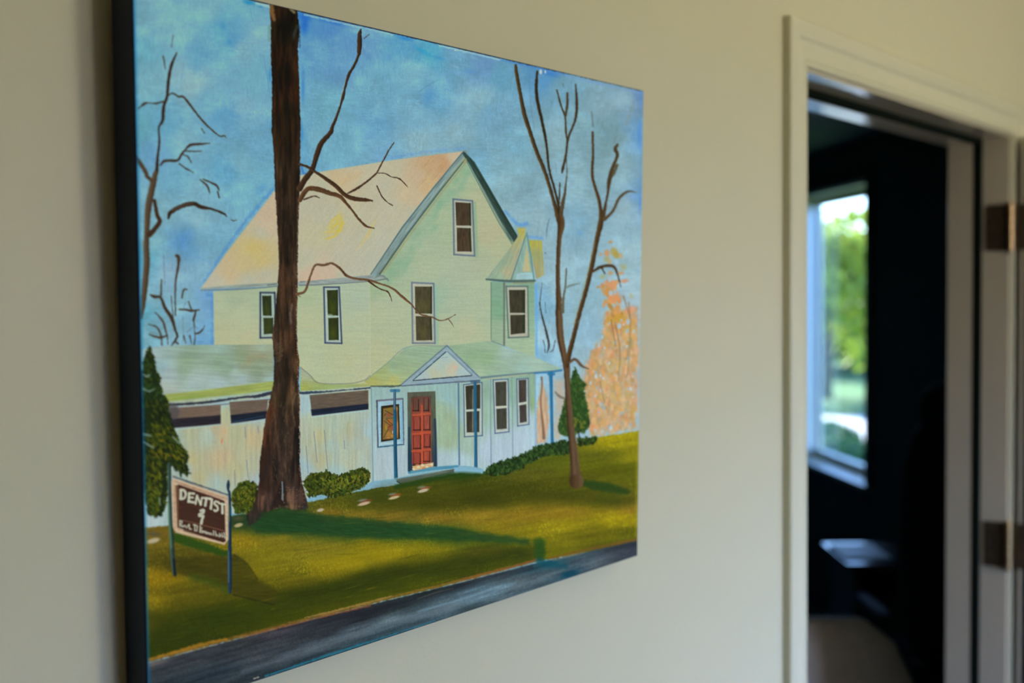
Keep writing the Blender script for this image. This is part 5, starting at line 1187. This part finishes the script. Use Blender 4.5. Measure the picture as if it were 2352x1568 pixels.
stroke([SP(350,1180) + (2.5,), SP(1100,1390) + (3,)], '2c1812', None, alpha=.8)
WH = 'b4c0b0'
def glyph(pts, w_=6.0, a=.95, curve=False): stroke([SP(*p) + (w_,) for p in pts], WH, P_LETTER, soft=2.0, alpha=a, curve=curve, rough=.5)
glyph([(292,425),(292,585)], 6.5); glyph([(292,425),(350,430),(385,490),(370,560),(325,590),(285,590)], 5.5, curve=True)
glyph([(450,490),(440,640)], 6); glyph([(455,485),(545,492)], 5); glyph([(450,560),(520,566)], 4.5); glyph([(440,640),(535,655)], 5.5)
glyph([(572,680),(600,530)], 5); glyph([(600,535),(670,695)], 5.5); glyph([(672,690),(690,570)], 4.5)
glyph([(715,572),(850,582)], 5); glyph([(775,585),(755,715)], 6)
glyph([(840,590),(880,600),(870,700),(862,770)], 6)
glyph([(1005,650),(950,640),(930,680),(985,735),(990,790),(950,815),(925,800)], 5.2, curve=True)
glyph([(1020,672),(1130,692)], 4.8); glyph([(1080,690),(1082,855)], 6)
glyph([(670,810),(725,800),(715,850),(650,880),(650,910),(715,910),(700,960),(680,1050)], 6, curve=True)
for q in ([(275,1005),(275,1105)],[(275,1000),(315,1010),(305,1055),(278,1065)],[(290,1080),(318,1112)],[(335,1095),(355,1110),(375,1092),(385,1118)],[(405,1130),(450,1070),(455,1150)],[(465,1150),(490,1160)],[(532,1075),(590,1092)],[(560,1080),(555,1185)],[(605,1105),(598,1185)],[(572,1185),(592,1190)],
          [(660,1095),(655,1205)],[(655,1208),(700,1222)],[(690,1130),(672,1170),(710,1210)],[(715,1190),(735,1220),(755,1200),(770,1235)],[(785,1240),(795,1215),(815,1245),(830,1225),(845,1255)],[(865,1235),(880,1260)],[(912,1190),(915,1268)],[(948,1195),(960,1282)],[(975,1262),(1000,1285)],[(1025,1238),(1028,1300),(1050,1280),(1025,1240)],[(1070,1235),(1080,1305),(1100,1285)],[(1110,1228),(1128,1318)]):
    glyph(q, 3.0, .85)

# ---- canvas texture and rims
weave = (np.sin(PX * 2.1) * np.sin(PY * 1.9)).astype(np.float32)
RGB *= (1 + .03 * 2 * fbm(PX / 2.2, PY / 2.2, 2))[..., None]
RGB *= (1 + .012 * weave)[..., None]
edge_l = np.clip(1 - (PX - (305 + (PY + 63.5) * .02138)) / 9.0, 0, 1)
RGB[:] = RGB * (1 - .75 * edge_l[..., None] ** 1.4) + hx('0c5f92') * .75 * edge_l[..., None] ** 1.4
np.clip(RGB, .01, 1, out=RGB)

# ------------------------------------------------- the painting as an object
def display_to_linear(c): return np.where(c <= .04045, c / 12.92, ((c + .055) / 1.055) ** 2.4)
# paint reflectance: what the eye sees, divided by the light that falls on the wall around it
def wall_light(x, y):
    t = np.clip((y + 60) / 1700, 0, 1)[..., None]; s = np.clip((x - 250) / 1300, 0, 1)[..., None]
    rt, rb = display_to_linear(np.array([172, 163, 134]) / 255), display_to_linear(np.array([164, 180, 178]) / 255)
    return (rt * (1 - t) + rb * t) * (.82 + .18 * s)
ALBEDO = np.clip(display_to_linear(RGB) / (wall_light(PX, PY) / np.array([.64, .62, .44])), .002, .95).astype(np.float32)

CORN = [Vector(v) for v in ((0.47001, -0.03088, 1.95963), (1.08108, -0.03088, 1.95961), (1.07368, -0.02511, 1.47860), (0.47390, -0.02511, 1.47860))]
TL, TR_, BR_, BL = [np.array(v) for v in CORN]
gu, gv = _U[..., None], _V[..., None]
VERT = ((TL * (1 - gu) + TR_ * gu) * (1 - gv) + (BL * (1 - gu) + BR_ * gu) * gv).astype(np.float32)

PAINT = bpy.data.materials.new('oil_paint'); PAINT.use_nodes = True
N, L = PAINT.node_tree.nodes, PAINT.node_tree.links
b = N['Principled BSDF']; b.inputs['Roughness'].default_value = .6; b.inputs['Specular IOR Level'].default_value = .03
at_ = N.new('ShaderNodeAttribute'); at_.attribute_name = 'paint'
tc = N.new('ShaderNodeTexCoord')
def threads(scale):
    mp = N.new('ShaderNodeMapping'); mp.inputs['Scale'].default_value = scale; L.new(tc.outputs['Object'], mp.inputs['Vector'])
    w = N.new('ShaderNodeTexNoise'); w.inputs['Scale'].default_value = 1.0; w.inputs['Detail'].default_value = 2; L.new(mp.outputs[0], w.inputs['Vector']); return w
wx, wz = threads((900, 1, 260)), threads((260, 1, 900))
mul = N.new('ShaderNodeMath'); mul.operation = 'ADD'; L.new(wx.outputs['Fac'], mul.inputs[0]); L.new(wz.outputs['Fac'], mul.inputs[1])
nz = N.new('ShaderNodeTexNoise'); nz.inputs['Scale'].default_value = 90; nz.inputs['Detail'].default_value = 4; L.new(tc.outputs['Object'], nz.inputs['Vector'])
ad = N.new('ShaderNodeMath'); ad.operation = 'ADD'; L.new(mul.outputs[0], ad.inputs[0]); L.new(nz.outputs['Fac'], ad.inputs[1])
bp = N.new('ShaderNodeBump'); bp.inputs['Strength'].default_value = .35; bp.inputs['Distance'].default_value = .0004; L.new(ad.outputs[0], bp.inputs['Height'])
L.new(at_.outputs['Color'], b.inputs['Base Color']); L.new(bp.outputs[0], b.inputs['Normal'])

painting = tag(empty('painting', ((TL[0] + TR_[0]) / 2, -.011, float(BL[2]))), 'unframed canvas painting of a pale green house with a dentist sign', 'painting')
idx = np.arange((NI + 1) * (NJ + 1)).reshape(NJ + 1, NI + 1)
quad = np.stack([idx[:-1, :-1], idx[1:, :-1], idx[1:, 1:], idx[:-1, 1:]], -1).reshape(-1, 4)
owner = PART[:-1, :-1].reshape(-1)
flatv, flatc = VERT.reshape(-1, 3), ALBEDO.reshape(-1, 3)
org = np.array(painting.location, np.float32)


def paint_mesh(name, faces):
    used, inv = np.unique(faces.reshape(-1), return_inverse=True)
    me = bpy.data.meshes.new(name); nf = len(faces)
    me.vertices.add(len(used)); me.vertices.foreach_set('co', (flatv[used] - org).reshape(-1))
    me.loops.add(nf * 4); me.loops.foreach_set('vertex_index', inv.astype(np.int32).reshape(-1))
    me.polygons.add(nf); me.polygons.foreach_set('loop_start', np.arange(0, nf * 4, 4, dtype=np.int32))
    me.update(calc_edges=True)
    ca = me.color_attributes.new('paint', 'FLOAT_COLOR', 'POINT')
    ca.data.foreach_set('color', np.concatenate([flatc[used], np.ones((len(used), 1), np.float32)], 1).reshape(-1))
    me.materials.append(PAINT)
    o = bpy.data.objects.new(name, me); COL.objects.link(o)
    return o


PO = {}
for k, (nm, par) in enumerate(PART_NAMES):
    fs = quad[owner == k]
    if len(fs) == 0: continue
    o = paint_mesh(nm, fs); PO[k] = o
for k, (nm, par) in enumerate(PART_NAMES):
    if k in PO: PO[k].parent = PO[par] if par is not None else painting

EDGE = material('navy_canvas_edge', (0.004, 0.012, 0.028), rough=.6, vary=.3, scale=20)
WOOD = material('pine_stretcher', '9a7a52', rough=.7, vary=.15, scale=8, stretch=(1, 1, 8))
bm = bmesh.new()
nrm = (CORN[3] - CORN[0]).cross(CORN[1] - CORN[0]).normalized()
if nrm.y > 0: nrm = -nrm
back = [c - nrm * .0235 for c in CORN]
mid = [c - nrm * .0012 + (sum(CORN, Vector()) / 4 - c).normalized() * -.0012 for c in CORN]
ring = []
for P_ in (CORN, mid, back): ring.append([bm.verts.new(p) for p in P_])
for a, c in zip(ring[:-1], ring[1:]):
    for k in range(4): bm.faces.new((a[k], a[(k + 1) % 4], c[(k + 1) % 4], c[k]))
obj('canvas_edge', bm, EDGE, painting)
cc = sum(back, Vector()) / 4
for k in range(4):
    p, q_ = back[k], back[(k + 1) % 4]
    inn = lambda v: cc + (v - cc) * .86
    bm = bmesh.new(); f_ = [p, q_, inn(q_), inn(p)]
    f_ = [v + nrm * .0 for v in f_]
    bm_loft(bm, [f_, [v + nrm * .014 for v in f_]]); obj('stretcher_bar', bm, WOOD, painting)
